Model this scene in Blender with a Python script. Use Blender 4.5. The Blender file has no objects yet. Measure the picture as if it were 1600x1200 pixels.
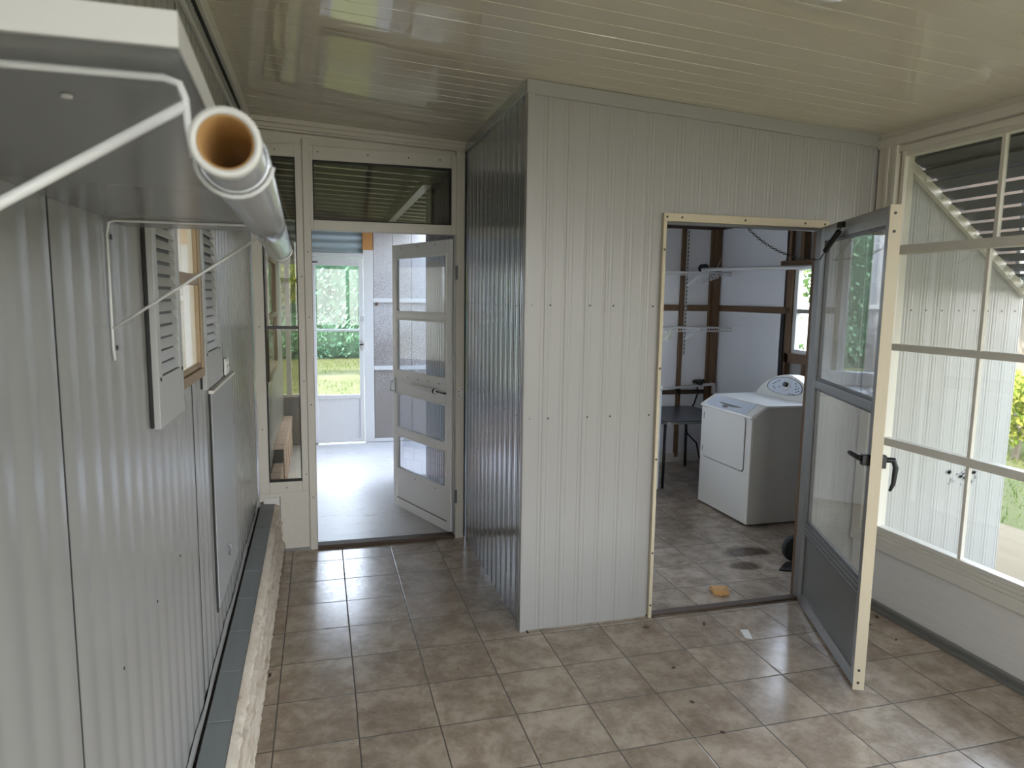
import bpy, bmesh, math, random
from mathutils import Vector, Matrix, noise
random.seed(7)
scene = bpy.context.scene
COL = scene.collection
PI = math.pi
T = .305                                   # floor tile pitch

# ------------------------------------------------------------------ materials
def lin(c):
    return tuple(((v/12.92) if v <= .04045 else ((v+.055)/1.055)**2.4) for v in c)
class NT:
    def __init__(s, name):
        s.m = bpy.data.materials.new(name); s.m.use_nodes = True
        s.t = s.m.node_tree; s.t.nodes.clear()
        s.out = s.t.nodes.new('ShaderNodeOutputMaterial')
    def n(s, kind, **kw):
        nd = s.t.nodes.new(kind)
        for k, v in kw.items():
            if k.startswith('i_'):
                nd.inputs[k[2:].replace('_', ' ')].default_value = v
            else: setattr(nd, k, v)
        return nd
    def l(s, a, b): s.t.links.new(a, b)
    def math(s, op, a, b=None, c=None, clamp=False):
        nd = s.t.nodes.new('ShaderNodeMath'); nd.operation = op; nd.use_clamp = clamp
        for i, v in enumerate((a, b, c)):
            if v is None: continue
            if isinstance(v, (int, float)): nd.inputs[i].default_value = v
            else: s.l(v, nd.inputs[i])
        return nd.outputs[0]
    def mix(s, f, a, b):
        nd = s.t.nodes.new('ShaderNodeMix'); nd.data_type = 'RGBA'
        for i, v in ((0, f), (6, a), (7, b)):
            if isinstance(v, (int, float)): nd.inputs[i].default_value = v
            elif isinstance(v, tuple): nd.inputs[i].default_value = (*v, 1) if len(v) == 3 else v
            else: s.l(v, nd.inputs[i])
        return nd.outputs[2]
    def noise(s, scale, detail=4, vec=None, rough=.6, dist=0):
        nd = s.n('ShaderNodeTexNoise'); nd.inputs['Scale'].default_value = scale
        nd.inputs['Detail'].default_value = detail; nd.inputs['Roughness'].default_value = rough
        nd.inputs['Distortion'].default_value = dist
        if vec is not None: s.l(vec, nd.inputs['Vector'])
        return nd.outputs[0]
    def pos(s, scale=None):
        p = s.n('ShaderNodeNewGeometry').outputs['Position']
        if scale:
            m = s.n('ShaderNodeMapping'); m.inputs['Scale'].default_value = scale; s.l(p, m.inputs['Vector']); p = m.outputs[0]
        return p
    def ramp(s, fac, stops):
        r = s.n('ShaderNodeValToRGB'); e = r.color_ramp.elements
        e[0].position, e[0].color = stops[0][0], (*stops[0][1], 1)
        e[1].position, e[1].color = stops[-1][0], (*stops[-1][1], 1)
        for p, c in stops[1:-1]:
            x = e.new(p); x.color = (*c, 1)
        s.l(fac, r.inputs[0]); return r.outputs[0]
    def bsdf(s, color, rough=.5, metal=0, spec=.5, bump=None, bstr=.2, bdist=.01, **kw):
        b = s.n('ShaderNodeBsdfPrincipled')
        for k, v in (('Base Color', color), ('Roughness', rough), ('Metallic', metal), ('Specular IOR Level', spec)):
            if isinstance(v, tuple): b.inputs[k].default_value = (*v, 1)
            elif isinstance(v, (int, float)): b.inputs[k].default_value = v
            else: s.l(v, b.inputs[k])
        for k, v in kw.items(): b.inputs[k.replace('_', ' ')].default_value = v
        if bump is not None:
            bn = s.n('ShaderNodeBump'); bn.inputs['Strength'].default_value = bstr; bn.inputs['Distance'].default_value = bdist
            s.l(bump, bn.inputs['Height']); s.l(bn.outputs[0], b.inputs['Normal'])
        s.l(b.outputs[0], s.out.inputs[0]); return s.m

def flat(name, c, rough=.5, metal=0, spec=.5, var=.08, vscale=14, bump=0.0, **kw):
    t = NT(name); nz = t.noise(vscale, 5)
    dark = tuple(v*(1-var) for v in c); lite = tuple(min(1, v*(1+var)) for v in c)
    col = t.mix(nz, dark, lite)
    if bump: return t.bsdf(col, rough, metal, spec, bump=t.noise(vscale*8, 3), bstr=bump, bdist=.002, **kw)
    return t.bsdf(col, rough, metal, spec, **kw)

def tile_floor(name, yoff, base, dark, grout, dirt=False):
    t = NT(name); p = t.pos(); sp = t.n('ShaderNodeSeparateXYZ'); t.l(p, sp.inputs[0])
    wob = t.math('MULTIPLY', t.math('SUBTRACT', t.noise(18, 2), .5), .004)
    def cell(c, off):
        q = t.math('DIVIDE', t.math('ADD', t.math('ADD', c, off+T*100), wob), T)
        fr = t.math('FRACT', q); e = t.math('MINIMUM', fr, t.math('SUBTRACT', 1.0, fr))
        return t.math('FLOOR', q), e
    cx, ex = cell(sp.outputs[0], 0); cy, ey = cell(sp.outputs[1], yoff)
    e = t.math('MINIMUM', ex, ey)
    cv = t.n('ShaderNodeCombineXYZ'); t.l(cx, cv.inputs[0]); t.l(cy, cv.inputs[1])
    wn = t.n('ShaderNodeTexWhiteNoise'); t.l(cv.outputs[0], wn.inputs[0])
    off = t.n('ShaderNodeVectorMath', operation='MULTIPLY_ADD'); t.l(wn.outputs[1], off.inputs[0])
    off.inputs[1].default_value = (9, 9, 9); t.l(p, off.inputs[2])
    n1 = t.noise(7, 9, off.outputs[0], .72, .25); n2 = t.noise(38, 5, off.outputs[0], .65)
    f = t.math('ADD', t.math('MULTIPLY', n1, .9), t.math('MULTIPLY', n2, .14))
    col = t.ramp(f, [(.38, dark), (.5, tuple((a+b)/2 for a, b in zip(base, dark))), (.58, base), (.74, tuple(min(1, v*1.2) for v in base))])
    tv = t.math('ADD', t.math('MULTIPLY', wn.outputs[0], .16), .92)
    hs = t.n('ShaderNodeVectorMath', operation='SCALE'); t.l(col, hs.inputs[0]); t.l(tv, hs.inputs['Scale'])
    col = hs.outputs[0]
    # fine dirt specks and smudges
    d = t.math('GREATER_THAN', t.noise(150, 2), .735); dm = t.math('MULTIPLY', d, t.math('GREATER_THAN', t.noise(2.2, 3), .5))
    col = t.mix(t.math('MULTIPLY', dm, .7), col, (.05, .04, .03))
    sm = t.math('MULTIPLY', t.math('SUBTRACT', t.noise(1.7, 6, None, .7), .5, clamp=True), 1.5 if dirt else .8, clamp=True)
    col = t.mix(sm, col, (.10, .08, .06))
    if dirt:
        for (sx, sy, rx, ry) in ((2.87, -.47, .17, .10), (2.72, -.68, .10, .07)):
            dx = t.math('DIVIDE', t.math('SUBTRACT', sp.outputs[0], sx), rx); dy = t.math('DIVIDE', t.math('SUBTRACT', sp.outputs[1], sy), ry)
            r = t.math('ADD', t.math('SQRT', t.math('ADD', t.math('MULTIPLY', dx, dx), t.math('MULTIPLY', dy, dy))), t.math('MULTIPLY', t.math('SUBTRACT', t.noise(16, 7, None, .75), .5), 1.9))
            col = t.mix(t.math('MINIMUM', t.math('MULTIPLY', t.math('SUBTRACT', 1.15, r, clamp=True), 1.7), .93), col, (.065, .04, .025))
    g = t.math('LESS_THAN', e, .0085)
    col = t.mix(g, col, grout)
    rough = t.math('ADD', t.math('MULTIPLY', n2, .3), .06)
    rough = t.math('ADD', rough, t.math('MULTIPLY', g, .4))
    h = t.math('ADD', t.math('MULTIPLY', t.math('MINIMUM', e, .014), 60.0), t.math('MULTIPLY', n1, .25))
    return t.bsdf(col, rough, spec=.5, bump=h, bstr=.35, bdist=.003)

def wood(name, a, b, axis=2, scale=6, rough=.65):
    t = NT(name); s = [scale*9]*3; s[axis] = scale*.5
    n = t.noise(1, 6, t.pos(tuple(s)), .6, .6)
    k = t.math('GREATER_THAN', t.noise(9, 2), .72)
    return t.bsdf(t.mix(t.math('MULTIPLY', k, .5), t.mix(n, a, b), tuple(v*.4 for v in a)), rough, bump=n, bstr=.15, bdist=.002)

def glass(name, tint=(.97, .98, .97), ior=1.5, dirt=.02):
    t = NT(name)
    tr = t.n('ShaderNodeBsdfTransparent'); tr.inputs[0].default_value = (*tint, 1)
    gl = t.n('ShaderNodeBsdfGlossy'); gl.inputs['Roughness'].default_value = .012
    fr = t.n('ShaderNodeFresnel'); bf = t.n('ShaderNodeNewGeometry').outputs['Backfacing']
    t.l(t.math('ADD', ior, t.math('MULTIPLY', bf, 1/ior-ior)), fr.inputs[0])
    mx = t.n('ShaderNodeMixShader'); t.l(fr.outputs[0], mx.inputs[0]); t.l(tr.outputs[0], mx.inputs[1]); t.l(gl.outputs[0], mx.inputs[2])
    df = t.n('ShaderNodeBsdfDiffuse'); df.inputs[0].default_value = (.7, .7, .66, 1)
    m2 = t.n('ShaderNodeMixShader'); t.l(t.math('MULTIPLY', t.noise(7, 5), dirt*2), m2.inputs[0]); t.l(mx.outputs[0], m2.inputs[1]); t.l(df.outputs[0], m2.inputs[2])
    t.l(m2.outputs[0], t.out.inputs[0]); return t.m

def leafmat(name, a, b, c):
    t = NT(name); oi = t.n('ShaderNodeNewGeometry')
    r = t.ramp(oi.outputs['Random Per Island'], [(0, a), (.55, b), (1, c)])
    d = t.n('ShaderNodeBsdfDiffuse'); t.l(r, d.inputs[0]); tl = t.n('ShaderNodeBsdfTranslucent'); t.l(r, tl.inputs[0])
    mx = t.n('ShaderNodeMixShader'); mx.inputs[0].default_value = .35; t.l(d.outputs[0], mx.inputs[1]); t.l(tl.outputs[0], mx.inputs[2])
    t.l(mx.outputs[0], t.out.inputs[0]); return t.m

M = {}
M['tile'] = tile_floor('tile', 0, (.44, .355, .275), (.27, .205, .15), (.10, .085, .07))
M['tile_laundry'] = tile_floor('tile laundry', -.03, (.44, .36, .285), (.26, .205, .155), (.07, .055, .045), True)
M['siding'] = flat('painted siding', (.335, .325, .305), .32, var=.04, vscale=3)
M['siding_skylit'] = flat('siding skylight tint', (.50, .53, .57), .17, .72, var=.04, vscale=3)  # same siding as the front; blue skylight is put into its colour
M['siding_house'] = flat('house siding', (.29, .283, .272), .22, var=.04, vscale=2.5)
M['panel'] = flat('panel paint', (.32, .325, .33), .35, var=.04)
M['ceiling'] = flat('ceiling vinyl', (.64, .585, .475), .03, var=.03, vscale=4, spec=.85)
M['almond'] = flat('almond aluminium', (.64, .60, .52), .38, var=.07)
M['almond_cream'] = flat('cream aluminium', (.52, .45, .32), .4, var=.10, vscale=20)  # yellower, deeper cream than the almond
M['white'] = flat('white paint', (.72, .72, .71), .35, var=.04)
M['hallwhite'] = flat('white door paint', (.86, .86, .84), .35, var=.03)
M['offwhite'] = flat('off-white paint', (.70, .67, .62), .4, var=.10, vscale=22)
M['shelf'] = flat('shelf paint', (.20, .20, .19), .24, var=.03)
M['shelf_edge'] = flat('shelf edge paint', (.52, .51, .48), .35, var=.03)
M['shutter'] = flat('shutter paint', (.37, .37, .36), .38, var=.04)
M['kick'] = flat('grainy kick panel', (.16, .155, .145), .5, .2, var=.3, vscale=90)
M['alu'] = flat('grey aluminium', (.235, .23, .215), .36, .5, var=.08)
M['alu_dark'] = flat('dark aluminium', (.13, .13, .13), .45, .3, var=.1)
M['alu_bright'] = flat('bright aluminium', (.62, .62, .61), .3, .7, var=.06)
M['chrome'] = flat('satin chrome', (.34, .345, .35), .2, .6, var=.03)
M['black'] = flat('black plastic', (.015, .015, .016), .4, var=.1)
M['iron'] = flat('black iron', (.03, .028, .026), .5, .5, var=.2)
M['rubber'] = flat('rubber gasket', (.02, .02, .02), .7)
M['bronze'] = flat('bronze window frame', (.30, .215, .13), .45, .2, var=.2, vscale=30)
M['card'] = flat('brown cardboard', (.36, .20, .07), .8, var=.15, vscale=40)
M['screw'] = flat('screw', (.05, .045, .04), .5, .5)
M['glass'] = glass('clear glass')
M['glass_dusty'] = glass('dusty glass', (.93, .93, .91), 1.5, .05)
M['glass_door'] = glass('door glass', (.90, .92, .94), 1.75, .03)
M['glass_tint'] = glass('tinted porch glass', (.62, .60, .52), 1.5, .03)
M['stone'] = None
t = NT('split stone'); nz = t.noise(14, 8, t.pos((1, .35, 2.2)), .7); lay = t.noise(3, 3, t.pos((4, 3, 6)))
M['stone'] = t.bsdf(t.ramp(t.math('ADD', t.math('MULTIPLY', nz, .5), t.math('MULTIPLY', lay, .5)), [(.30, (.30, .22, .15)), (.42, (.58, .49, .39)), (.7, (.74, .67, .57))]), .9, bump=nz, bstr=.7, bdist=.012)
M['cap_tile'] = flat('ledge tile', (.215, .227, .23), .55, var=.16, vscale=9, bump=.1)
M['block'] = flat('pink concrete block', (.52, .37, .29), .9, var=.22, vscale=16, bump=.5)
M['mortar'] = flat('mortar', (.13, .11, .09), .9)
t = NT('porch concrete'); nz = t.noise(3.2, 8, None, .7, .6); n2 = t.noise(70, 4)
scr = t.noise(1, 6, t.pos((5, 30, 1)), .7, 1.2)
M['concrete'] = t.bsdf(t.mix(t.math('MULTIPLY', t.math('GREATER_THAN', scr, .60), .55), t.mix(nz, (.48, .46, .45), (.70, .68, .66)), (.27, .26, .25)), t.math('ADD', t.math('MULTIPLY', n2, .2), .25), bump=n2, bstr=.2, bdist=.003)
M['roof'] = flat('bronze roof metal', (.06, .045, .028), .2, .5, var=.25, vscale=5)
M['awning'] = flat('awning slat', (.03, .033, .033), .5, var=.15)
M['stud'] = wood('stud wood', (.095, .052, .026), (.20, .12, .062))
M['rail_wood'] = wood('rail wood', (.10, .052, .024), (.20, .115, .057), 0)
M['rail_wood_y'] = wood('rail wood along', (.10, .052, .024), (.20, .115, .057), 1)
M['dark_wood'] = wood('dark header wood', (.045, .028, .018), (.10, .06, .035), 0)
M['orange_wood'] = wood('orange wood', (.50, .23, .07), (.62, .31, .11))
t = NT('grimy board'); g = t.noise(1, 4, t.pos((190, 190, 90)), .75); gz = t.noise(2.5, 4)
sp = t.n('ShaderNodeSeparateXYZ'); t.l(t.pos(), sp.inputs[0])
thr = t.math('ADD', t.math('MULTIPLY', sp.outputs[2], .10), .355)
M['grimy'] = t.bsdf(t.mix(t.math('MULTIPLY', t.math('GREATER_THAN', t.math('ADD', t.math('MULTIPLY', g, .7), t.math('MULTIPLY', gz, .3)), thr), .75), (.56, .55, .55), (.17, .13, .10)), .7)
t = NT('sheathing board'); g = t.noise(60, 3, None, .6)
M['sheathing'] = t.bsdf(t.mix(t.math('GREATER_THAN', g, .73), t.mix(t.noise(2, 4), (.80, .80, .815), (.88, .88, .89)), (.22, .20, .18)), .45)
M['appliance'] = flat('appliance enamel', (.74, .72, .66), .25, var=.02)
M['appliance_shaded'] = flat('appliance shaded side', (.45, .425, .37), .4, var=.05)  # shade on the dryer's side is put into this darker enamel
M['appliance_bluelit'] = flat('appliance white bluelit', (.74, .78, .84), .25, var=.02)  # white enamel with the bluish window light mixed into its colour
M['panel_blue'] = flat('control panel film', (.60, .64, .70), .3, var=.02)
M['ink'] = flat('panel ink', (.05, .055, .075), .5)
M['gap'] = flat('dark gap', (.02, .02, .02), .8)  # near-black for joints, slots and the painted shadow strips
M['table'] = flat('table laminate', (.055, .058, .065), .28, var=.15)
M['pvc'] = flat('white pipe', (.70, .69, .66), .35, var=.05)
M['wire'] = flat('white wire', (.58, .58, .57), .4, var=.02)
M['wire_white'] = flat('coated wire', (.86, .86, .85), .4, var=.02)
M['smudge'] = flat('grey smudge', (.25, .245, .245), .6)
M['sponge'] = flat('tan sponge', (.62, .36, .14), .9, var=.25, vscale=60, bump=.5)
M['paper'] = flat('white paper', (.80, .78, .74), .7)
M['leaf_dry'] = flat('dry leaf', (.055, .035, .022), .8, var=.4, vscale=60)
M['bag'] = flat('plastic bag', (.75, .76, .70), .3, var=.15, vscale=25)
M['clear_roof'] = flat('pale ribbed roof panel', (.52, .62, .66), .35, var=.05)
t = NT('glowing roller shade'); b = t.bsdf(t.mix(t.noise(3, 3), (.74, .68, .56), (.82, .77, .66)), .8)
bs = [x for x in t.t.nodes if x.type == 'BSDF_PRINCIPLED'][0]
bs.inputs['Emission Color'].default_value = (1, .88, .66, 1); bs.inputs['Emission Strength'].default_value = .10  # weak emission added so the shade looks brighter than the wall
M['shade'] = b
t = NT('lawn soil'); n = t.noise(.55, 6, None, .65); n2 = t.noise(9, 5); n3 = t.noise(45, 3)
gcol = t.mix(n3, t.mix(n2, (.075, .082, .034), (.13, .132, .06)), (.11, .105, .05))
M['lawn'] = t.bsdf(t.mix(t.math('MULTIPLY', t.math('SUBTRACT', n, .52, clamp=True), 7.0, clamp=True), gcol, (.26, .235, .15)), 1.0, spec=0., bump=n3, bstr=.6, bdist=.03)
M['sand'] = flat('sandy path', (.17, .135, .09), 1.0, 0, 0, var=.2, vscale=12, bump=.3)
M['grass'] = leafmat('grass blades', (.075, .115, .022), (.15, .19, .05), (.24, .26, .09))
M['hedge'] = leafmat('hedge leaves', (.08, .19, .11), (.17, .33, .20), (.33, .48, .33))
M['leaf_y'] = leafmat('yellow green leaves', (.12, .18, .03), (.30, .32, .06), (.46, .42, .09))
M['leaf_g'] = leafmat('mid green leaves', (.05, .11, .03), (.11, .19, .05), (.22, .27, .09))
M['core'] = flat('dense twigs', (.06, .12, .07), .95)
M['bark'] = flat('bark', (.30, .25, .20), .9, var=.3, vscale=12, bump=.8)
M['fence'] = flat('white fence', (.72, .73, .74), .5)
M['housewall'] = flat('house block', (.5, .5, .5), .7)
M['lock_grey'] = flat('lock case', (.55, .55, .54), .4, .3)

# ------------------------------------------------------------------ mesh builder
WORLD = {}
def wl(o):
    return WORLD.get(o.name, Vector((0, 0, 0)))
class MB:
    def __init__(s, X=None): s.v = []; s.f = []; s.X = X; s.sm = set()
    def add(s, pts, faces, smooth=False):
        b = len(s.v)
        for p in pts:
            p = Vector(p); s.v.append(s.X @ p if s.X is not None else p)
        for f in faces:
            if smooth: s.sm.add(len(s.f))
            s.f.append(tuple(b+i for i in f))
        return s
    def box(s, x0, x1, y0, y1, z0, z1):
        if x0 > x1: x0, x1 = x1, x0
        if y0 > y1: y0, y1 = y1, y0
        if z0 > z1: z0, z1 = z1, z0
        P = [(x0, y0, z0), (x1, y0, z0), (x1, y1, z0), (x0, y1, z0), (x0, y0, z1), (x1, y0, z1), (x1, y1, z1), (x0, y1, z1)]
        return s.add(P, [(0, 3, 2, 1), (4, 5, 6, 7), (0, 1, 5, 4), (1, 2, 6, 5), (2, 3, 7, 6), (3, 0, 4, 7)])
    def hexa(s, P):                          # 4 bottom + 4 top corners
        return s.add(P, [(0, 3, 2, 1), (4, 5, 6, 7), (0, 1, 5, 4), (1, 2, 6, 5), (2, 3, 7, 6), (3, 0, 4, 7)])
    def bar(s, a, b, w, h, up=(0, 0, 1)):
        a = Vector(a); b = Vector(b); d = (b-a).normalized(); u = Vector(up)
        if abs(d.dot(u)) > .98: u = Vector((0, 1, 0))
        r = d.cross(u).normalized(); u = r.cross(d)
        P = [a+r*x*w/2+u*y*h/2 for x, y in ((-1, -1), (1, -1), (1, 1), (-1, 1))] + [b+r*x*w/2+u*y*h/2 for x, y in ((-1, -1), (1, -1), (1, 1), (-1, 1))]
        return s.add(P, [(0, 1, 2, 3), (7, 6, 5, 4), (0, 4, 5, 1), (1, 5, 6, 2), (2, 6, 7, 3), (3, 7, 4, 0)])
    def tube(s, pts, r, seg=10, caps=True, closed=False):
        pts = [Vector(p) for p in pts]; n = len(pts); rs = r if isinstance(r, (list, tuple)) else [r]*n
        P = []; prev = None
        for i, p in enumerate(pts):
            if closed: d = pts[(i+1) % n]-pts[i-1]
            else: d = pts[min(i+1, n-1)]-pts[max(i-1, 0)]
            d.normalize()
            if prev is None:
                u = Vector((0, 0, 1)) if abs(d.z) < .9 else Vector((1, 0, 0))
            else: u = prev
            a = (u-d*u.dot(d)).normalized(); b = d.cross(a); prev = a
            for k in range(seg):
                t_ = 2*PI*k/seg; P.append(p+(a*math.cos(t_)+b*math.sin(t_))*rs[i])
        F = []
        for i in range(n if closed else n-1):
            j = (i+1) % n
            for k in range(seg):
                F.append((i*seg+k, i*seg+(k+1) % seg, j*seg+(k+1) % seg, j*seg+k))
        s.add(P, F, True)
        if caps and not closed:
            b = len(s.v)-len(P)
            s.f.append(tuple(b+k for k in reversed(range(seg)))); s.f.append(tuple(b+(n-1)*seg+k for k in range(seg)))
        return s
    def pipe(s, a, b, ro, ri, seg=32):       # hollow tube
        a = Vector(a); b = Vector(b); d = (b-a).normalized(); u = Vector((0, 0, 1)); x = d.cross(u).normalized(); y = x.cross(d)
        P = []
        for c, r in ((a, ro), (b, ro), (b, ri), (a, ri)):
            for k in range(seg):
                q = 2*PI*k/seg; P.append(c+(x*math.cos(q)+y*math.sin(q))*r)
        F = []
        for i in range(4):
            j = (i+1) % 4
            for k in range(seg): F.append((i*seg+k, j*seg+k, j*seg+(k+1) % seg, i*seg+(k+1) % seg))
        return s.add(P, F, True)
    def prism(s, poly, axis, lo, hi):        # poly: 2-D points in the two other axes
        ax = 'xyz'.index(axis); o = [i for i in range(3) if i != ax]; P = []
        for h in (lo, hi):
            for p in poly:
                q = [0, 0, 0]; q[ax] = h; q[o[0]] = p[0]; q[o[1]] = p[1]; P.append(q)
        n = len(poly)
        return s.add(P, [tuple(range(n))[::-1], tuple(range(n, 2*n))]+[(i, (i+1) % n, n+(i+1) % n, n+i) for i in range(n)])
    def disc_dots(s, pts, r, axis, seg=8):
        for p in pts:
            d = Vector(axis)*.0022; s.tube([Vector(p), Vector(p)+d], r, seg)
        return s
    def build(s, name, mat, parent=None, bevel=0, seg=2, smooth=None, solid=0):
        me = bpy.data.meshes.new(name)
        off = Vector((0, 0, 0)); p = parent
        if parent is not None: off = WORLD[parent.name]
        me.from_pydata([v-off for v in s.v], [], s.f); me.validate(); me.update()
        bm = bmesh.new(); bm.from_mesh(me); bmesh.ops.recalc_face_normals(bm, faces=bm.faces); bm.to_mesh(me); bm.free()
        if smooth is None:
            if len(me.polygons) == len(s.f):
                for i in s.sm: me.polygons[i].use_smooth = True
        elif smooth:
            for q in me.polygons: q.use_smooth = True
        o = bpy.data.objects.new(name, me); COL.objects.link(o)
        if mat is not None: me.materials.append(M[mat] if isinstance(mat, str) else mat)
        if parent is not None: o.parent = parent
        WORLD[o.name] = off.copy()
        if bevel:
            b = o.modifiers.new('bevel', 'BEVEL'); b.width = bevel; b.segments = seg; b.limit_method = 'ANGLE'; b.angle_limit = math.radians(40)
        return o

def tag(o, label=None, cat=None, group=None, kind=None):
    if label: o['label'] = label
    if cat: o['category'] = cat
    if group: o['group'] = group
    if kind: o['kind'] = kind
    return o
def thing(name, label, cat, loc, group=None, kind=None):
    o = bpy.data.objects.new(name, None); COL.objects.link(o); o.location = loc
    WORLD[o.name] = Vector(loc); o.empty_display_size = .05
    return tag(o, label, cat, group, kind)
S = 'structure'
def bx(*a): return MB().box(*a)

# ribbed aluminium sheet: runs along u in a vertical plane
PROF = [(0, 0), (.046, 0), (.050, .004), (.055, .004), (.059, 0), (.064, 0), (.068, .0075), (.079, .0075), (.083, 0), (.088, 0), (.092, .004), (.097, .004), (.1016, 0)]
PSIDE = [(0, 0), (.03, 0), (.038, .006), (.044, .007), (.05, .003), (.056, .003), (.064, .010), (.074, .011), (.082, .003), (.09, .002), (.096, .005), (.1016, 0)]
def ribbed(mb, o, u, n, L, zb, zt, prof=PROF, period=.1016, phase=0., k=1.0):
    """o: start point (x, y), u: run direction, n: outward normal; zb, zt: functions of distance."""
    pts = []; i = -1
    while True:
        for t_, d in prof[:-1]:
            q = i*period+t_+phase
            if q <= 0: last = d; continue
            if q >= L: break
            pts.append((q, d*k))
        i += 1
        if i*period+phase > L: break
    pts = [(0., 0.)]+pts+[(L, 0.)]
    V = []
    for q, d in pts:
        x = o[0]+u[0]*q+n[0]*d; y = o[1]+u[1]*q+n[1]*d
        V += [(x, y, zb(q)), (x, y, zt(q))]
    mb.add(V, [(2*i, 2*i+2, 2*i+3, 2*i+1) for i in range(len(pts)-1)])
def screws(pts, r, axis, mat='screw', par=None):
    for p in pts: MB().disc_dots([p], r, axis).build('screw', mat, par)
def lz(y): return .312+.034*max(-3.2, y)   # ledge top
def zc(x): return 2.675-.056*x             # sloping porch ceiling

# ------------------------------------------------------------------ camera
f, yaw, pit, roll = 1085.16573, .270015631, .124005576, .013810856
C0 = Vector((.638207347, -14.0830094, 5.37526271))*T
F = Vector((math.sin(yaw)*math.cos(pit), math.cos(yaw)*math.cos(pit), -math.sin(pit)))
R0 = Vector((math.cos(yaw), -math.sin(yaw), 0)); U0 = R0.cross(F)
R = R0*math.cos(roll)+U0*math.sin(roll); U = -R0*math.sin(roll)+U0*math.cos(roll)
cd = bpy.data.cameras.new('camera'); cam = bpy.data.objects.new('camera', cd); COL.objects.link(cam)
mw = Matrix((R, U, -F)).transposed().to_4x4(); mw.translation = C0; cam.matrix_world = mw
cd.sensor_width = 36; cd.lens = f*36/1600; cd.clip_start = .02; cd.clip_end = 200
scene.camera = cam
cd.dof.use_dof = True; cd.dof.focus_distance = 3.4; cd.dof.aperture_fstop = 11

YF = -1.167; YB = .25; XL = -.205; XB = 1.127; XR = 3.05; YN = -6.2; YFAR = 3.55

# ------------------------------------------------------------------ floors and ceiling
tag(bx(XL-.1, XR+.06, YN, YF-.03, -.12, 0).box(XL-.1, XB+.02, YF-.03, YB+.03, -.12, 0).build('floor', 'tile'), 'beige stone-look square tile floor of the sun porch', 'floor', kind=S)
tag(bx(XB+.03, 4.06, YF-.03, 1.96, -.12, 0).build('floor_laundry', 'tile_laundry'), 'dirty beige tile floor inside the laundry room', 'floor', kind=S)
tag(bx(XL-.1, XB+.02, YB+.03, YFAR+.05, -.12, -.005).box(XB+.02, 2.7, 1.97, YFAR+.05, -.12, -.005).build('floor_porch', 'concrete'), 'pale scuffed concrete floor of the room beyond the hall door', 'floor', kind=S)
tag(bx(1.80, 2.75, YF-.012, YF+.035, 0, .012).build('trim_1', 'dark_wood', bevel=.004), 'worn brown threshold strip under the laundry doorway', 'trim', kind=S)
tag(bx(.13, 1.06, YB-.03, YB+.05, 0, .022).build('trim_2', 'dark_wood', bevel=.004), 'brown threshold board under the open hall door', 'trim', kind=S)

def ceiling():
    mb = MB(); y = YN-.02; p = .1036; rnd = random.Random(3)
    while y < YB+.05:
        tilt = rnd.uniform(-.00022, .00022); sag = rnd.uniform(.00005, .0002)
        prof = [(0, .007), (.003, 0), (.02, -sag*.5), (.05, -sag), (.08, -sag*.5), (p-.003, 0), (p, .007)]
        xs = [XL-.06+i*(XR+.12-XL)/14 for i in range(15)]; V = []
        ph = rnd.uniform(0, 6)
        for x in xs:
            wv = .0005*math.sin(x*2.3+ph)
            for q, d in prof: V.append((x, y+q, zc(x)+d+tilt*(q/p-.5)*2+wv))
        n = len(prof); Fc = []
        for i in range(len(xs)-1):
            for j in range(n-1): Fc.append((i*n+j, i*n+j+1, (i+1)*n+j+1, (i+1)*n+j))
        mb.add(V, Fc); y += p
    return mb
cl = ceiling().build('ceiling', 'ceiling', smooth=False)
tag(cl, 'glossy cream vinyl plank ceiling sloping down to the window wall', 'ceiling', kind=S)
sl = MB().hexa([(-.4, YN-.3, 2.72), (4.2, YN-.3, 2.62), (4.2, YB+.12, 2.62), (-.4, YB+.12, 2.72), (-.4, YN-.3, 2.86), (4.2, YN-.3, 2.76), (4.2, YB+.12, 2.76), (-.4, YB+.12, 2.86)])
sl = MB().hexa([(-.4, YN-.3, 2.72), (3.25, YN-.3, 2.55), (3.25, YB+.12, 2.55), (-.4, YB+.12, 2.72), (-.4, YN-.3, 2.86), (3.25, YN-.3, 2.69), (3.25, YB+.12, 2.69), (-.4, YB+.12, 2.86)])
tag(sl.build('roof', 'housewall'), 'flat roof slab above the sun porch ceiling', 'roof', kind=S)

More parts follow.
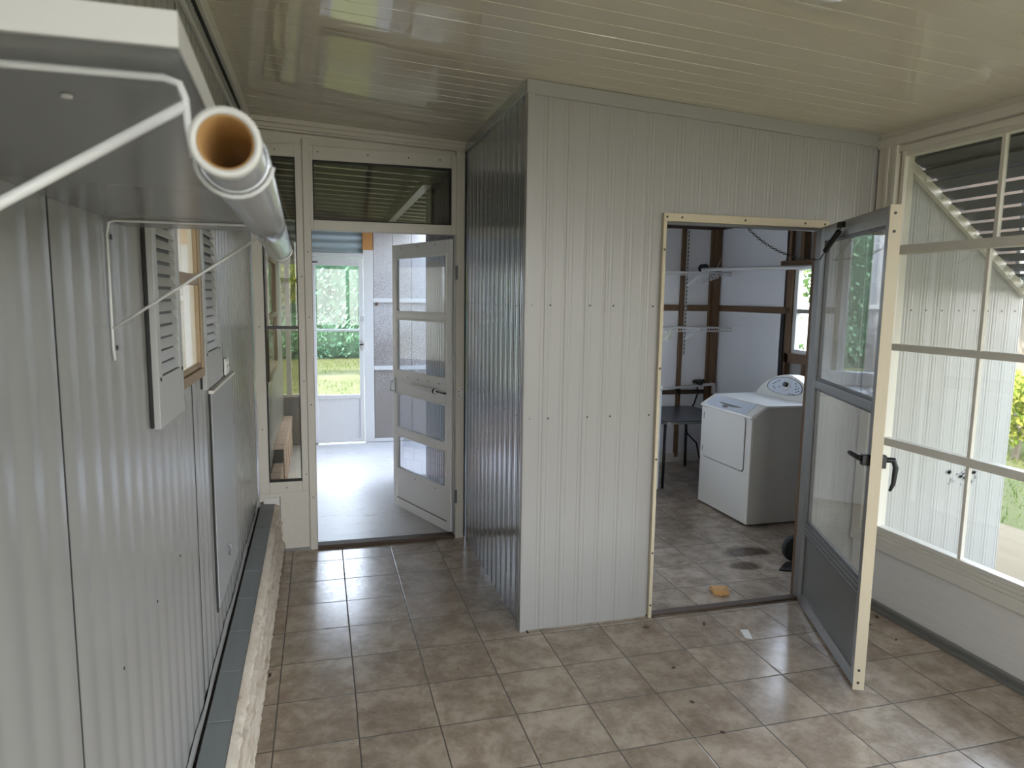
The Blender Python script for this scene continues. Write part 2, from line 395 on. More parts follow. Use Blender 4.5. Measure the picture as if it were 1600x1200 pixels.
# ------------------------------------------------------------------ house wall on the left, ribbed panels with dark seams
def wall_left():
    mb = MB()
    soft = [(i*.096/16, .0026*max(0, math.sin(PI*i/16))**1.6) for i in range(17)]
    edges = [YN, -5.35, -4.2, -3.06, -1.905, -.91, YB+.06]
    zb0 = lambda y: lz(y)+.032+.008*math.sin(y*9)+.006*math.sin(y*23+1)
    wy0, wy1, wz0, wz1 = -2.15, -1.76, 1.36, 2.14
    for a, b in zip(edges[:-1], edges[1:]):
        a += .002; b -= .002
        cuts = [(a, b, None)]
        if a < wy0 < b or a < wy1 < b:
            if b > wy1 and a < wy0: cuts = [(a, wy0, None), (wy0, wy1, 1), (wy1, b, None)]
            elif a < wy0: cuts = [(a, wy0, None), (wy0, b, 1)]
            else: cuts = [(a, wy1, 1), (wy1, b, None)]
        for p, q, hole in cuts:
            spans = [(None, 2.53)] if not hole else [(None, wz0), (wz1, 2.53)]
            for lo, hi in spans:
                zb = (lambda t_, p=p: zb0(p+t_)) if lo is None else (lambda t_, lo=lo: lo)
                if lo is None and q-p > .3:
                    pass
                ribbed(mb, (XL, p), (0, 1), (1, 0), q-p, zb, lambda t_, hi=hi: hi, soft, .096, (a-p) % .096)
    # fine ribbed frieze above the shelf line
    ribbed(mb, (XL, YN), (0, 1), (1, 0), YB+.06-YN, lambda t_: 2.53, lambda t_: 2.665, [(0, 0), (.006, .004), (.014, .004), (.02, 0), (.03, 0)], .03)
    mb.box(XL-.5, XL-.06, YN, YFAR, -.1, 2.75)
    mb.box(XL-.06, XL-.004, YN, wy0-.02, -.1, 2.72).box(XL-.06, XL-.004, wy1+.02, YFAR, -.1, 2.72).box(XL-.06, XL-.004, wy0-.02, wy1+.02, -.1, wz0-.02).box(XL-.06, XL-.004, wy0-.02, wy1+.02, wz1+.02, 2.72)
    return mb
wlft = wall_left().build('wall_left', 'siding_house')
tag(wlft, 'grey-white ribbed aluminium siding of the house wall with dark seams', 'wall', kind=S)
seam = MB()
for y in (-4.2, -3.06, -1.905, -.91): seam.box(XL-.003, XL+.0012, y-.003, y+.003, .30, 2.5)
seam.build('seam', 'gap', wlft)
screws([(XL+.004, -2.223, .90), (XL+.004, -2.513, .893), (XL+.002, -2.81, .882)], .0035, (1, 0, 0), mat='screw', par=wlft)
tag(bx(XL, XL+.014, YN, YB, 2.522, 2.545).build('trim_3', 'shelf_edge', bevel=.003), 'thin pale trim strip along the house wall under the ribbed frieze', 'trim', kind=S)
tag(bx(XL, XL+.03, YN, YB, 2.625, 2.70).build('trim_4', 'offwhite', bevel=.004), 'grey crown board where the house wall meets the ceiling', 'trim', kind=S)
bx(XL+.001, XL+.012, YN, YB, 2.612, 2.626).build('seam', 'gap', wlft)
# wavy metal flashing at the bottom of the siding
fl = MB(); V = []; N = 120
for i in range(N+1):
    y = YN+(YB-YN)*i/N; w = .008*math.sin(y*7.3)+.006*math.sin(y*17.1)
    zb = lz(y)+.017
    V += [(XL+.005, y, zb+.03+w), (XL+.009+w*.3, y, zb+.014), (XL+.010, y, zb-.004)]
for i in range(N): fl.add([], [])
gp = MB()
for ya_, yb_ in ((YN, -3.2), (-3.2, YB)): gp.hexa([(XL-.0036, ya_, lz(ya_)-.05), (XL-.0012, ya_, lz(ya_)-.05), (XL-.0012, yb_, lz(yb_)-.05), (XL-.0036, yb_, lz(yb_)-.05), (XL-.0036, ya_, lz(ya_)+.03), (XL-.0012, ya_, lz(ya_)+.03), (XL-.0012, yb_, lz(yb_)+.03), (XL-.0036, yb_, lz(yb_)+.03)])
gp.build('shadow_strip', 'gap', wlft)  # dark strip painting the shade between siding and ledge
fl.add(V, [(3*i+j, 3*i+3+j, 3*i+4+j, 3*i+1+j) for i in range(N) for j in (0, 1)])
tag(fl.build('trim_5', 'siding_house', smooth=False), 'wavy metal flashing along the bottom of the house siding', 'trim', kind=S)

# skirting ledge: tile cap and split stone front, follows the fall of the slab
def lz(y): return .312+.034*max(-3.2, y)
led = thing('skirting_ledge', 'low grey-tiled ledge with split-stone front along the house wall', 'ledge', (-.13, -2, 0), kind=S)
cap = MB(); y = YN
while y < YB-.02:
    y1 = min(y+.298, YB-.02); a = lz(y); b = lz(y1)
    cap.hexa([(XL+.017, y+.002, a-.02), (-.104, y+.002, a-.02), (-.104, y1-.002, b-.02), (XL+.017, y1-.002, b-.02), (XL+.017, y+.002, a+.005), (-.104, y+.002, a), (-.104, y1-.002, b), (XL+.017, y1-.002, b+.005)])
    y += .3
cap.build('cap_tile', 'cap_tile', led, bevel=.002)
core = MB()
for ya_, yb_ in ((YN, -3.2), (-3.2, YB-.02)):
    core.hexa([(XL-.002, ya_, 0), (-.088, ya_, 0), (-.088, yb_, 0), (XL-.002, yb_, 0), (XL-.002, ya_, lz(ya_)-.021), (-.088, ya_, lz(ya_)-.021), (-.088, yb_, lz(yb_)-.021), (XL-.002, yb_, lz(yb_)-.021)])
core.build('ledge_core', 'mortar', led)  # dark core set forward to paint the shade between stone courses
st = MB(); N = 460; NC = 4; K = 7
for c in range(NC):
    V = []
    for i in range(N+1):
        y = -4.4+(YB-.02+4.4)*i/N; top = lz(y)
        w0 = .010*noise.noise(Vector((y*2.2, c*5, 0))); w1 = .010*noise.noise(Vector((y*2.2, c*5+5, 0)))
        z0_ = top*c/NC+.010+(w0 if c else -.010); z1_ = top*(c+1)/NC-.010+(w1 if c < NC-1 else .010)
        face = -.054-.007*c+.007*noise.noise(Vector((y*1.3, c*9, 3)))
        for j in range(K+1):
            q = j/K; z = z0_+(z1_-z0_)*q
            r_ = .010*noise.fractal(Vector((y*22, z*60, c*3)), 1, 2, 4)
            edge = .012*(abs(q-.5)*2)**3
            x = max(-.095, face+r_-edge)
            if j in (0, K): x = -.110
            if j == K and c == NC-1: x = -.104; z = top+.001
            V.append((x, y, z))
    st.add(V, [(i*(K+1)+j, (i+1)*(K+1)+j, (i+1)*(K+1)+j+1, i*(K+1)+j+1) for i in range(N) for j in range(K)])
st.build('stone_front', 'stone', led, smooth=True)
bx(-.17, -.075, YB-.03, YB-.018, .0, .36).build('end_plate', 'offwhite', led, bevel=.003)

# access panel, outlet
ap = thing('access_panel', 'flat grey access panel screwed to the siding below the far shutter', 'panel', (XL+.006, -1.27, .45))
bx(XL+.004, XL+.012, -1.575, -.96, .45, 1.275).build('panel_sheet', 'panel', ap, bevel=.002)
bx(XL+.004, XL+.022, -1.60, -.94, 1.277, 1.289).build('drip_cap', 'offwhite', ap, bevel=.002)
bx(XL+.003, XL+.0075, -1.592, -1.576, .44, 1.275).build('shadow_strip', 'gap', ap)  # dark strip painted as the shadow line at the panel edge
MB().tube([(XL+.012, -1.29, .60), (XL+.02, -1.285, .595), (XL+.022, -1.27, .57), (XL+.014, -1.262, .545)], .004, 8).build('pull_tab', 'panel', ap)
ol = thing('outlet', 'small white double power outlet on the siding above the access panel', 'outlet', (XL+.006, -1.10, 1.31))
bx(XL+.004, XL+.012, -1.16, -1.045, 1.295, 1.365).build('cover_plate', 'white', ol, bevel=.003)
for y in (-1.13, -1.075): bx(XL+.011, XL+.0145, y-.014, y+.014, 1.312, 1.35).build('socket', 'offwhite', ol, bevel=.003)
for y in (-1.13, -1.075):
    for dy in (-.005, .005): bx(XL+.0144, XL+.0152, y+dy-.0012, y+dy+.0012, 1.326, 1.338).build('slot', 'gap', ol)

# shutters
def shutter(y0, y1, label):
    r = thing('shutter', label, 'shutter', (XL+.006, (y0+y1)/2, 1.31), 'louvred shutters beside the house window')
    x0, x1 = XL+.006, XL+.024; z0, z1 = 1.31, 2.16; s = .042
    bx(XL+.003, x0+.004, y0-.006, y0-.001, z0+.004, z1).build('shadow_strip', 'gap', r)  # black strip standing in for the shutter's shadow line
    bx(x0, x1, y0, y0+s, z0, z1).box(x0, x1, y1-s, y1, z0, z1).box(x0, x1, y0+s, y1-s, z1-.05, z1).box(x0, x1, y0+s, y1-s, z0, z0+.125).build('shutter_frame', 'shutter', r, bevel=.0015)
    bx(x0, x0+.002, y0+s, y1-s, z0+.02, z1-.02).build('louver_shade_back', 'alu_dark', r)  # dark sheet supplies the shade between the louvers
    m = MB(); z = z0+.128
    while z < z1-.06:
        m.hexa([(x0+.014, y0+s, z), (x0+.017, y0+s, z+.002), (x0+.017, y1-s, z+.002), (x0+.014, y1-s, z), (x0+.003, y0+s, z+.021), (x0+.006, y0+s, z+.023), (x0+.006, y1-s, z+.023), (x0+.003, y1-s, z+.021)])
        z += .031
    m.build('louver', 'shutter', r)
    screws([(x1, y0+.02, z0+.12), (x1, y1-.02, z0+.12)], .005, (1, 0, 0), mat='screw', par=r)
    return r
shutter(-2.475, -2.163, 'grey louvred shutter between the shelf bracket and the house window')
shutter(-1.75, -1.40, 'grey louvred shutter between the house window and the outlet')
# the shadow line beside each shutter is the painted strip above
w = thing('window_1', 'narrow bronze-framed house window with faintly glowing cream shade between two shutters', 'window', (XL, -1.955, 1.36), kind=S)
y0, y1, z0, z1 = -2.15, -1.76, 1.362, 2.14
fr = MB()
for a in ((y0, y0+.012, z0, z1), (y1-.024, y1, z0, z1), (y0+.012, y1-.024, z0, z0+.03), (y0+.012, y1-.024, z1-.03, z1)): fr.box(XL-.03, XL+.020, *a)
for a in ((y1-.044, y1-.028, z0+.032, z1-.03), (y0+.012, y1-.03, z0+.034, z0+.048)): fr.box(XL-.03, XL+.015, *a)
fr.build('window_frame', 'bronze', w, bevel=.002)
bx(XL-.025, XL+.017, y0+.012, y1-.03, 1.665, 1.70).build('meeting_rail', 'bronze', w, bevel=.002)
bx(XL+.006, XL+.009, y0+.012, y1-.04, z0+.05, 1.665).build('pane', 'glass', w)
bx(XL+.006, XL+.009, y0+.012, y1-.04, 1.70, z1-.03).build('pane', 'glass', w)
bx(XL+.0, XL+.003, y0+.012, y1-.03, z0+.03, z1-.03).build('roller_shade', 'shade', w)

# ------------------------------------------------------------------ shelf, brackets, rod
sh = thing('wall_shelf', 'grey painted wooden shelf board on wire brackets above the louvred shutters', 'shelf', (XL, -3.2, 1.781))
def shelfx(y): return .117-(y+3.83)*.036
def slab(mb, ya, yb, za, zb):
    mb.hexa([(XL+.002, ya, za), (shelfx(ya), ya, za), (shelfx(yb), yb, za), (XL+.002, yb, za), (XL+.002, ya, zb), (shelfx(ya), ya, zb), (shelfx(yb), yb, zb), (XL+.002, yb, zb)])
m = MB(); slab(m, -3.83, -2.737, 1.782, 1.80); m.build('shelf_board', 'shelf', sh, bevel=.001)
m = MB(); slab(m, -2.733, -2.60, 1.779, 1.80); m.build('end_board', 'shelf', sh, bevel=.001)
m = MB()
m.hexa([(XL+.002, -3.834, 1.781), (.1185, -3.834, 1.781), (.1185, -3.830, 1.781), (XL+.002, -3.830, 1.781), (XL+.002, -3.834, 1.801), (.1185, -3.834, 1.801), (.1185, -3.83, 1.801), (XL+.002, -3.83, 1.801)])
m.build('end_edge', 'shelf_edge', sh)
m = MB()
m.hexa([(shelfx(-3.83), -3.83, 1.7815), (shelfx(-3.83)+.0016, -3.83, 1.7815), (shelfx(-2.74)+.0016, -2.74, 1.7815), (shelfx(-2.74), -2.74, 1.7815), (shelfx(-3.83), -3.83, 1.8005), (shelfx(-3.83)+.0016, -3.83, 1.8005), (shelfx(-2.74)+.0016, -2.74, 1.8005), (shelfx(-2.74), -2.74, 1.8005)])
m.build('front_edge', 'shelf_edge', sh)
screws([(.02, -3.70, 1.7815), (-.1, -3.72, 1.7815)], .004, (0, 0, -1), mat='white', par=sh)
def bracket(y, xf, label):
    yh = y
    b = thing('shelf_bracket', label, 'bracket', (XL, y, 1.55), 'white wire shelf-and-rod brackets under the shelf')
    z = 1.7765; cx, cz = .1417, 1.7283
    if y > -3: cx, cz = .1176, 1.7339
    MB().tube([(XL+.008, y, 1.505), (XL+.006, y, 1.53), (XL+.006, y, 1.75), (XL+.01, y, z-.004), (XL+.02, y, z), (xf-.012, y, z), (xf-.003, y, z-.003), (xf, y, z-.012), (xf+.001, y, z-.03), (cx-.0246, y, cz)], .0026, 8).build('bracket_arm', 'wire', b)
    MB().tube([(xf, y, z-.016), (XL+.008, y, 1.568)], .0037 if y < -3 else .003, 8).build('brace', 'wire', b)
    hk = []
    for k in range(0, 13):
        hk.append((cx+.0246*math.cos(PI+k*PI/12*.95), yh, cz+.0246*math.sin(PI+k*PI/12*.95)))
    MB().tube(hk, .0016, 8).build('rod_hook', 'wire', b)
    screws([(XL+.012, y, 1.53), (XL+.012, y, 1.745)], .005, (1, 0, 0), mat='screw', par=b)
    return b
bracket(-3.785, .113, 'white wire bracket at the shelf end that holds the open rod end')
bracket(-2.770, .088, 'white wire bracket below the shelf just before the louvred shutters')
rod = thing('closet_rod', 'hollow closet rod with open cardboard-lined end resting in the two shelf brackets', 'rod', (.143, -3.8, 1.70))
A = Vector((.143, -3.842, 1.728)); B = Vector((.117, -2.745, 1.734)); d = (B-A).normalized()
MB().pipe(A, A+d*.010, .0204, .0162, 40).build('end_cap', 'shelf_edge', rod)
MB().pipe(A+d*.010, A+d*.40, .0201, .0163, 40).build('inner_tube', 'chrome', rod)
MB().pipe(A+d*.0015, A+d*.42, .0161, .0148, 40).build('cardboard_lining', 'card', rod)
MB().pipe(A+d*.055, B, .0228, .0203, 40).build('outer_tube', 'chrome', rod)
MB().pipe(B-d*.010, B+d*.003, .0236, .0226, 40).build('end_ring', 'chrome', rod)
MB().tube([A+d*.40, A+d*.405], .0160, 24).build('inner_plug', 'card', rod)

# ------------------------------------------------------------------ laundry box walls
wf = MB(); KF = .27
XE = 4.13
ctop = lambda x: zc(x)-.004
dx0, dx1, dz1 = 1.815, 2.735, 2.035
ribbed(wf, (XB, YF), (1, 0), (0, -1), dx0-XB, lambda q: 0, lambda q: ctop(XB+q), phase=.02, k=KF)
ribbed(wf, (dx0, YF), (1, 0), (0, -1), dx1-dx0, lambda q: dz1, lambda q: ctop(dx0+q), phase=-.0045, k=KF)
ribbed(wf, (dx1, YF), (1, 0), (0, -1), XR+.05-dx1, lambda q: 0, lambda q: ctop(dx1+q), phase=.01, k=KF)
rf = lambda x: 2.50 if x < 3.14 else 2.50-.80*(x-3.14)
ribbed(wf, (XR+.05, YF), (1, 0), (0, -1), XE-XR-.05, lambda q: -.06, lambda q: rf(XR+.05+q), phase=.04, k=KF)
wfo = wf.build('wall_front', 'siding')
tag(wfo, 'pale ribbed metal wall with the laundry doorway, running on outside past the windows', 'wall', kind=S)
cor = MB()
YI = YF+.10
for a, b, z0_, in ((XB+.012, dx0, 0), (dx1+.07, 4.05, 0)):
    cor.box(a, b, YF+.004, YI-.004, z0_, 2.40)
cor.box(dx0, dx1, YF+.004, YI-.004, dz1, 2.40).box(XB+.012, 3.1, YF+.004, YI-.004, 2.40, 2.50)
cor.build('wall_core', 'dark_wood', wfo)
inn = bx(XB+.10, dx0-.03, YI-.004, YI, 0, 2.4).box(dx1+.07, 3.95, YI-.004, YI, 0, 2.4).box(dx0-.03, dx1+.03, YI-.004, YI, dz1+.09, 2.4)
inn.build('inner_sheathing', 'sheathing', wfo)
screws([(x, YF-.0075, z) for z in (1.606, 1.066) for x in (1.145, 1.24, 1.44, 1.56, 1.77)] + [(x, YF-.0075, 1.60) for x in (3.12, 3.24, 3.33, 3.43, 3.54, 3.66, 3.77, 3.87, 3.97, 4.07)], .0045, (0, -1, 0), mat='screw', par=wfo)
ws = MB()
ribbed(ws, (XB, YB+.02), (0, -1), (-1, 0), YB+.02-YF, lambda q: 0, lambda q: ctop(XB), PSIDE, phase=.03, k=.42)
ribbed(ws, (XB, 2.0), (0, -1), (-1, 0), 2.0-YB-.02, lambda q: -.01, lambda q: 2.6, phase=.03, k=1.2)
ws.box(XB+.004, XB+.09, YF+.02, 1.96, 0, 2.56)
wso = ws.build('wall_side', 'siding_skylit')
tag(wso, 'glossy ribbed metal wall, blue skylight painted in, along the hallway beside the laundry', 'wall', kind=S)
bx(XB+.091, XB+.095, YI, 1.94, 0, 2.4).build('inner_sheathing', 'sheathing', wso)
screws([(XB-.0095, y, z) for z in (1.60, 1.06) for y in (-1.13, -1.02, -.82, -.62, -.41, -.2, 0, .15)], .0045, (-1, 0, 0), mat='screw', par=wso)
bx(XB-.005, XB+.001, -1.153, -1.12, 1.76, 1.86).build('bent_tab', 'alu_bright', wso, bevel=.002)
rs = random.Random(9); stn = MB()
for k in range(34):
    x = rs.uniform(3.68, 3.91); z = .64+.035*math.sin(k)+rs.uniform(-.02, .02); r_ = rs.uniform(.008, .02)
    stn.prism([(x+r_*(1+.4*noise.noise(Vector((k, a_, 1))))*math.cos(a_*PI/6), z+r_*.7*(1+.5*noise.noise(Vector((k, a_, 7))))*math.sin(a_*PI/6)) for a_ in range(12)], 'y', YF-.0042, YF-.0005)
stn.build('stain', 'smudge', wfo)
# corner angle trim and ceiling trim
bx(XB-.012, XB+.018, YF-.0115, YF-.009, 0, 2.603).box(XB-.0135, XB-.011, YF-.0115, YF+.03, 0, 2.603).build('trim_6', 'siding')
o = bpy.data.objects['trim_6']; tag(o, 'pale metal angle strip on the outer corner of the laundry walls', 'trim', kind=S)
t6 = MB()
t6.hexa([(XB-.02, YF-.016, zc(XB)-.062), (XR, YF-.016, zc(XR)-.062), (XR, YF+.004, zc(XR)-.062), (XB-.02, YF+.004, zc(XB)-.062), (XB-.02, YF-.016, zc(XB)), (XR, YF-.016, zc(XR)), (XR, YF+.004, zc(XR)), (XB-.02, YF+.004, zc(XB))])
tag(t6.build('trim_7', 'siding', bevel=.002), 'flat metal trim band between the laundry wall and the ceiling', 'trim', kind=S)
tag(bx(XB-.018, XB+.004, YF, YB, zc(XB)-.058, zc(XB)+.0).build('trim_8', 'siding_skylit', bevel=.002), 'trim band, blue skylight painted in, between the hallway wall and the ceiling', 'trim', kind=S)

# laundry doorway frame (no leaf)
df = thing('doorway_frame', 'cream metal trim with dark screws around the laundry doorway', 'door frame', (dx0, YF, 0), kind=S)
def fbox(mb, a, b, z0, z1): mb.box(a, b, YF-.022, YF-.004, z0, z1)
m = bx(dx0-.012, dx0+.006, YF-.024, YF-.003, 0, 2.0155); m.build('jamb_trim', 'almond_cream', df, bevel=.002)
bx(dx0+.006, dx0+.010, YF-.012, YF+.03, 0, 2.003).build('jamb_trim', 'almond', df, bevel=.002)
bx(dx0-.012, dx1+.012, YF-.024, YF-.003, 2.016, 2.056).build('head_trim', 'almond_cream', df, bevel=.002)
bx(dx0+.006, dx1, YF-.012, YF+.03, 2.003, 2.0155).build('head_trim', 'alu_dark', df, bevel=.001)
bx(dx1-.02, dx1-.004, YF-.024, YF+.03, 0, 2.016).build('jamb_trim', 'alu', df, bevel=.002)
bx(dx1-.012, dx1+.03, YF+.035, YF+.062, 0, 2.003).build('wood_jamb', 'stud', df, bevel=.002)
bx(dx0-.02, dx0+.004, YF+.03, YF+.12, 0, 2.003).build('wood_jamb', 'stud', df, bevel=.002)
screws([(dx0-.003, YF-.024, z) for z in (1.88, 1.30, .84, .35, .07)]+[(x, YF-.024, 2.036) for x in (1.82, 1.90, 2.25, 2.60, 2.72)], .0055, (0, -1, 0), mat='screw', par=df)

# ------------------------------------------------------------------ laundry interior
BX, BY = 4.05, 1.95
wx0, wx1, wz0, wz1 = 1.30, 2.84, .75, 2.28
wb = bx(XB+.09, wx0, BY+.02, BY+.09, 0, 2.5).box(wx1, BX+.1, BY+.02, BY+.09, 0, 2.5).box(wx0, wx1, BY+.02, BY+.09, 0, wz0).box(wx0, wx1, BY+.02, BY+.09, wz1, 2.5).build('wall_back', 'siding')
tag(wb, 'unfinished laundry wall with wire shelves, white boards between brown studs', 'wall', kind=S)
bx(XB+.09, wx0, BY+.016, BY+.0199, 0, 2.4).box(wx1, BX, BY+.016, BY+.0199, 0, 2.4).box(wx0, wx1, BY+.016, BY+.0199, 0, wz0).box(wx0, wx1, BY+.016, BY+.0199, wz1, 2.4).build('sheathing', 'sheathing', wb)
for x in (1.24, 2.86, 3.64): bx(x, x+.042, BY-.012, BY+.018, .05, 2.33).build('stud', 'stud', wb, bevel=.002)
bx(BX-.09, BX-.004, BY-.015, BY+.018, 0, 2.33).box(BX-.06, BX-.004, BY-.06, BY-.015, 0, 2.33).build('corner_post', 'stud', wb, bevel=.003)
bx(wx1+.05, BX-.09, BY-.002, BY+.018, 1.53, 1.59).build('rail', 'rail_wood', wb, bevel=.002)
bx(XB+.1, BX-.004, BY-.03, BY+.018, 2.33, 2.42).build('top_plate', 'dark_wood', wb, bevel=.002)
bx(XB+.1, BX-.09, BY-.01, BY+.018, 0, .09).build('bottom_plate', 'offwhite', wb, bevel=.002)
wr = MB()
hz0, hz1, hy0, hy1 = 1.20, 1.93, -.02, .78
for a in ((YF+.01, hy0, 0, 2.5), (hy1, BY+.08, 0, 2.5), (hy0, hy1, 0, hz0), (hy0, hy1, hz1, 2.5)): wr.box(BX+.05, BX+.08, *a)
wro = wr.build('wall_right', 'siding')
tag(wro, 'unfinished laundry wall behind the dryer with exposed studs and a small window', 'wall', kind=S)
bx(BX+.004, BX+.008, .93, BY, 0, 1.53).box(BX+.004, BX+.008, .90, BY, 1.59, 2.33).build('sheathing', 'sheathing', wro)
bx(BX-.012, BX+.008, .86, .895, .6, 1.53).build('loose_edge', 'gap', wro)
for y in (.83, .58, .2, -.25, -.7): bx(BX, BX+.05, y, y+.04, 0, 1.13 if y < .8 else 2.33).build('stud', 'stud', wro, bevel=.002)
for y in (.66, .2): bx(BX-.01, BX+.05, y, y+.045, 1.98, 2.33).build('stud', 'stud', wro, bevel=.002)
bx(BX+.03, BX+.045, .72, .88, 1.96, 2.33).build('grey_board', 'alu', wro)
bx(BX-.02, BX+.05, -.1, .94, 1.925, 1.98).build('window_header', 'rail_wood_y', wro, bevel=.002)
bx(BX-.012, BX+.03, .80, BY-.06, 1.535, 1.588).build('rail', 'rail_wood_y', wro, bevel=.002)
bx(BX-.02, BX+.05, -.1, BY-.06, 2.33, 2.42).build('top_plate', 'dark_wood', wro, bevel=.002)
bx(BX-.012, BX+.05, .78, .835, 1.12, 1.93)  .box(BX-.012, BX+.05, -.1, -.03, 1.12, 1.93).box(BX-.012, BX+.05, -.1, .835, 1.12, 1.20).build('window_casing', 'stud', wro, bevel=.002)
lw = thing('window_11', 'wide unseen window added in the laundry back wall for daylight', 'window', (2.15, BY+.05, 1.05), kind=S)  # unseen opening, added to bring daylight onto dryer and shelves
m = MB()
for a in ((wx0, wx0+.04, wz0, wz1), (wx1-.04, wx1, wz0, wz1), (wx0+.04, wx1-.04, wz0, wz0+.04), (wx0+.04, wx1-.04, wz1-.04, wz1), (2.13, 2.17, wz0+.04, wz1-.04)): m.box(a[0], a[1], BY+.02, BY+.07, a[2], a[3])
m.build('window_frame', 'white', lw, bevel=.002)
bx(wx0+.04, wx1-.04, BY+.04, BY+.044, wz0+.04, wz1-.04).build('pane', 'glass', lw)
hw = thing('window_2', 'bright double-hung window in the laundry wall behind the dryer', 'window', (BX+.03, -.1, 1.2), kind=S)
m = MB()
for a in ((hy0, hy0+.04, hz0, hz1), (hy1-.045, hy1, hz0, hz1), (hy0+.04, hy1-.045, hz0, hz0+.035), (hy0+.04, hy1-.045, hz1-.03, hz1)): m.box(BX+.012, BX+.06, *a)
m.build('window_frame', 'white', hw, bevel=.002)
bx(BX+.02, BX+.05, hy0+.04, hy1-.045, 1.54, 1.575).build('meeting_rail', 'alu', hw, bevel=.002)
bx(BX+.034, BX+.038, hy0+.04, hy1-.045, hz0+.035, 1.54).build('pane', 'glass', hw); bx(BX+.034, BX+.038, hy0+.04, hy1-.045, 1.575, hz1-.03).build('pane', 'glass', hw)
tag(bx(XB+.095, BX+.09, YI-.05, BY+.09, 2.42, 2.46).build('ceiling_laundry', 'dark_wood'), 'dark wooden underside over the laundry room', 'ceiling', kind=S)
sl2 = MB().hexa([(3.26, YF+.0, 2.40), (XE+.06, YF, 2.40), (XE+.06, BY+.12, 2.40), (3.26, BY+.12, 2.40), (3.26, YF, 2.46), (XE+.06, YF, 2.46), (XE+.06, BY+.12, 2.46), (3.26, BY+.12, 2.46)])
# wire shelves
def wire_shelf(z, label, x1):
    s = thing('wire_shelf', label, 'shelf', (3.3, 1.75, z), 'white wire shelves on the laundry wall')
    x0, ya, yb = 2.95, 1.62, 1.935
    m = MB()
    n = int((x1-x0)/.026)
    for i in range(n+1):
        x = x0+(x1-x0)*i/n; m.tube([(x, yb, z), (x, ya+.002, z), (x, ya, z-.003), (x, ya, z-.03)], .0024, 5)
    m.build('deck_wire', 'wire_white', s)
    m = MB()
    for y, zz in ((ya, z), (ya, z-.03), (yb, z), ((ya+yb)/2, z-.004)): m.tube([(x0, y, zz), (x1, y, zz)], .0046, 6)
    m.build('rail_wire', 'wire_white', s)
    return s
s1 = wire_shelf(1.90, 'upper white wire shelf carrying the pipe, above the brown rail', 4.0)
s2 = wire_shelf(1.375, 'lower white wire shelf with the plastic bag, below the brown rail', 4.02)
for s_, zz in ((s1, 1.90), (s2, 1.375)):
    bar_ = MB().bar((3.70, 1.93, zz-.12), (3.70, 1.66, zz-.012), .008, .02); bar_.build('shelf_arm', 'wire_white', s_)
sd = thing('shelf_standard', 'slotted white metal upright on the brown stud between the wire shelves', 'shelf upright', (3.695, 1.935, 1.1))
m = bx(3.686, 3.706, BY-.022, BY-.012, 1.09, 2.34); m.build('channel', 'wire', sd)
z = 1.11
while z < 2.33: bx(3.691, 3.701, BY-.0235, BY-.0215, z, z+.018).build('slot', 'gap', sd); z += .038
br = thing('loose_bracket', 'loose perforated metal bracket hanging under the upper wire shelf', 'bracket', (3.78, 1.7, 1.82))
m = MB()
for i in range(5): m.box(3.74+i*.034, 3.765+i*.034, 1.70, 1.703, 1.803+i*.011, 1.835+i*.011)
m.bar((3.735, 1.7015, 1.80), (3.91, 1.7015, 1.856), .004, .004); m.bar((3.735, 1.7015, 1.835), (3.91, 1.7015, 1.891), .004, .004)
m.build('perforated_strip', 'alu_bright', br)
sp_ = thing('wire_spool', 'round black spool standing on the upper wire shelf', 'spool', (3.80, 1.80, 1.945))
MB().tube([(3.80, 1.775, 1.945), (3.80, 1.783, 1.945)], .043, 24).tube([(3.80, 1.825, 1.945), (3.80, 1.833, 1.945)], .043, 24).build('flange', 'black', sp_)
MB().tube([(3.80, 1.783, 1.945), (3.80, 1.825, 1.945)], .030, 20).build('winding', 'iron', sp_)
pp = thing('white_pole', 'long white pole reaching from the upper wire shelf to the laundry window', 'pole', (3.9, 1.1, 1.9))
MB().tube([(3.70, 1.66, 1.923), (3.86, 1.2, 1.924), (3.985, .58, 1.915), (3.99, -.3, 1.91)], .0175, 14).build('pole', 'pvc', pp)
MB().tube([(3.82, 1.60, 1.938), (3.86, 1.62, 2.0), (3.90, 1.66, 2.03)], .003, 6).build('wire_stub', 'wire', pp)
bg = MB(); V = []; 
for i in range(9):
    for j in range(9):
        u, v = i/8, j/8
        V.append((3.27+.10*u+.02*math.sin(v*5), 1.603+.02*math.sin(u*7+v*4), 1.345-.10*v+.025*u+.012*math.sin(u*9+v*3)))
bg.add(V, [(i*9+j, (i+1)*9+j, (i+1)*9+j+1, i*9+j+1) for i in range(8) for j in range(8)])
bgo = bg.build('plastic_bag', 'bag', smooth=False); tag(bgo, 'small crumpled plastic bag hanging from the lower wire shelf', 'bag')
sm = bgo.modifiers.new('thickness', 'SOLIDIFY'); sm.thickness = .003
hp = thing('drain_pipe', 'white plastic drain pipe along the laundry wall above the dark table', 'pipe', (3.6, 1.9, .78))
MB().tube([(2.4, BY-.065, .69), (3.42, BY-.065, .757), (4.0, BY-.065, .797)], .015, 12).build('pipe_run', 'pvc', hp)
MB().tube([(3.985, BY-.065, .797), (4.02, BY-.065, .798), (4.022, BY-.065, .70)], .02, 12).build('elbow', 'pvc', hp)
vb = thing('valve', 'black valve knob with dangling hose on the drain pipe in the corner', 'valve', (3.86, 1.9, .80))
MB().tube([(3.86, 1.86, .82), (3.86, 1.90, .82)], .03, 12).tube([(3.80, 1.90, .825), (3.92, 1.90, .83)], .018, 10).build('knob', 'black', vb)
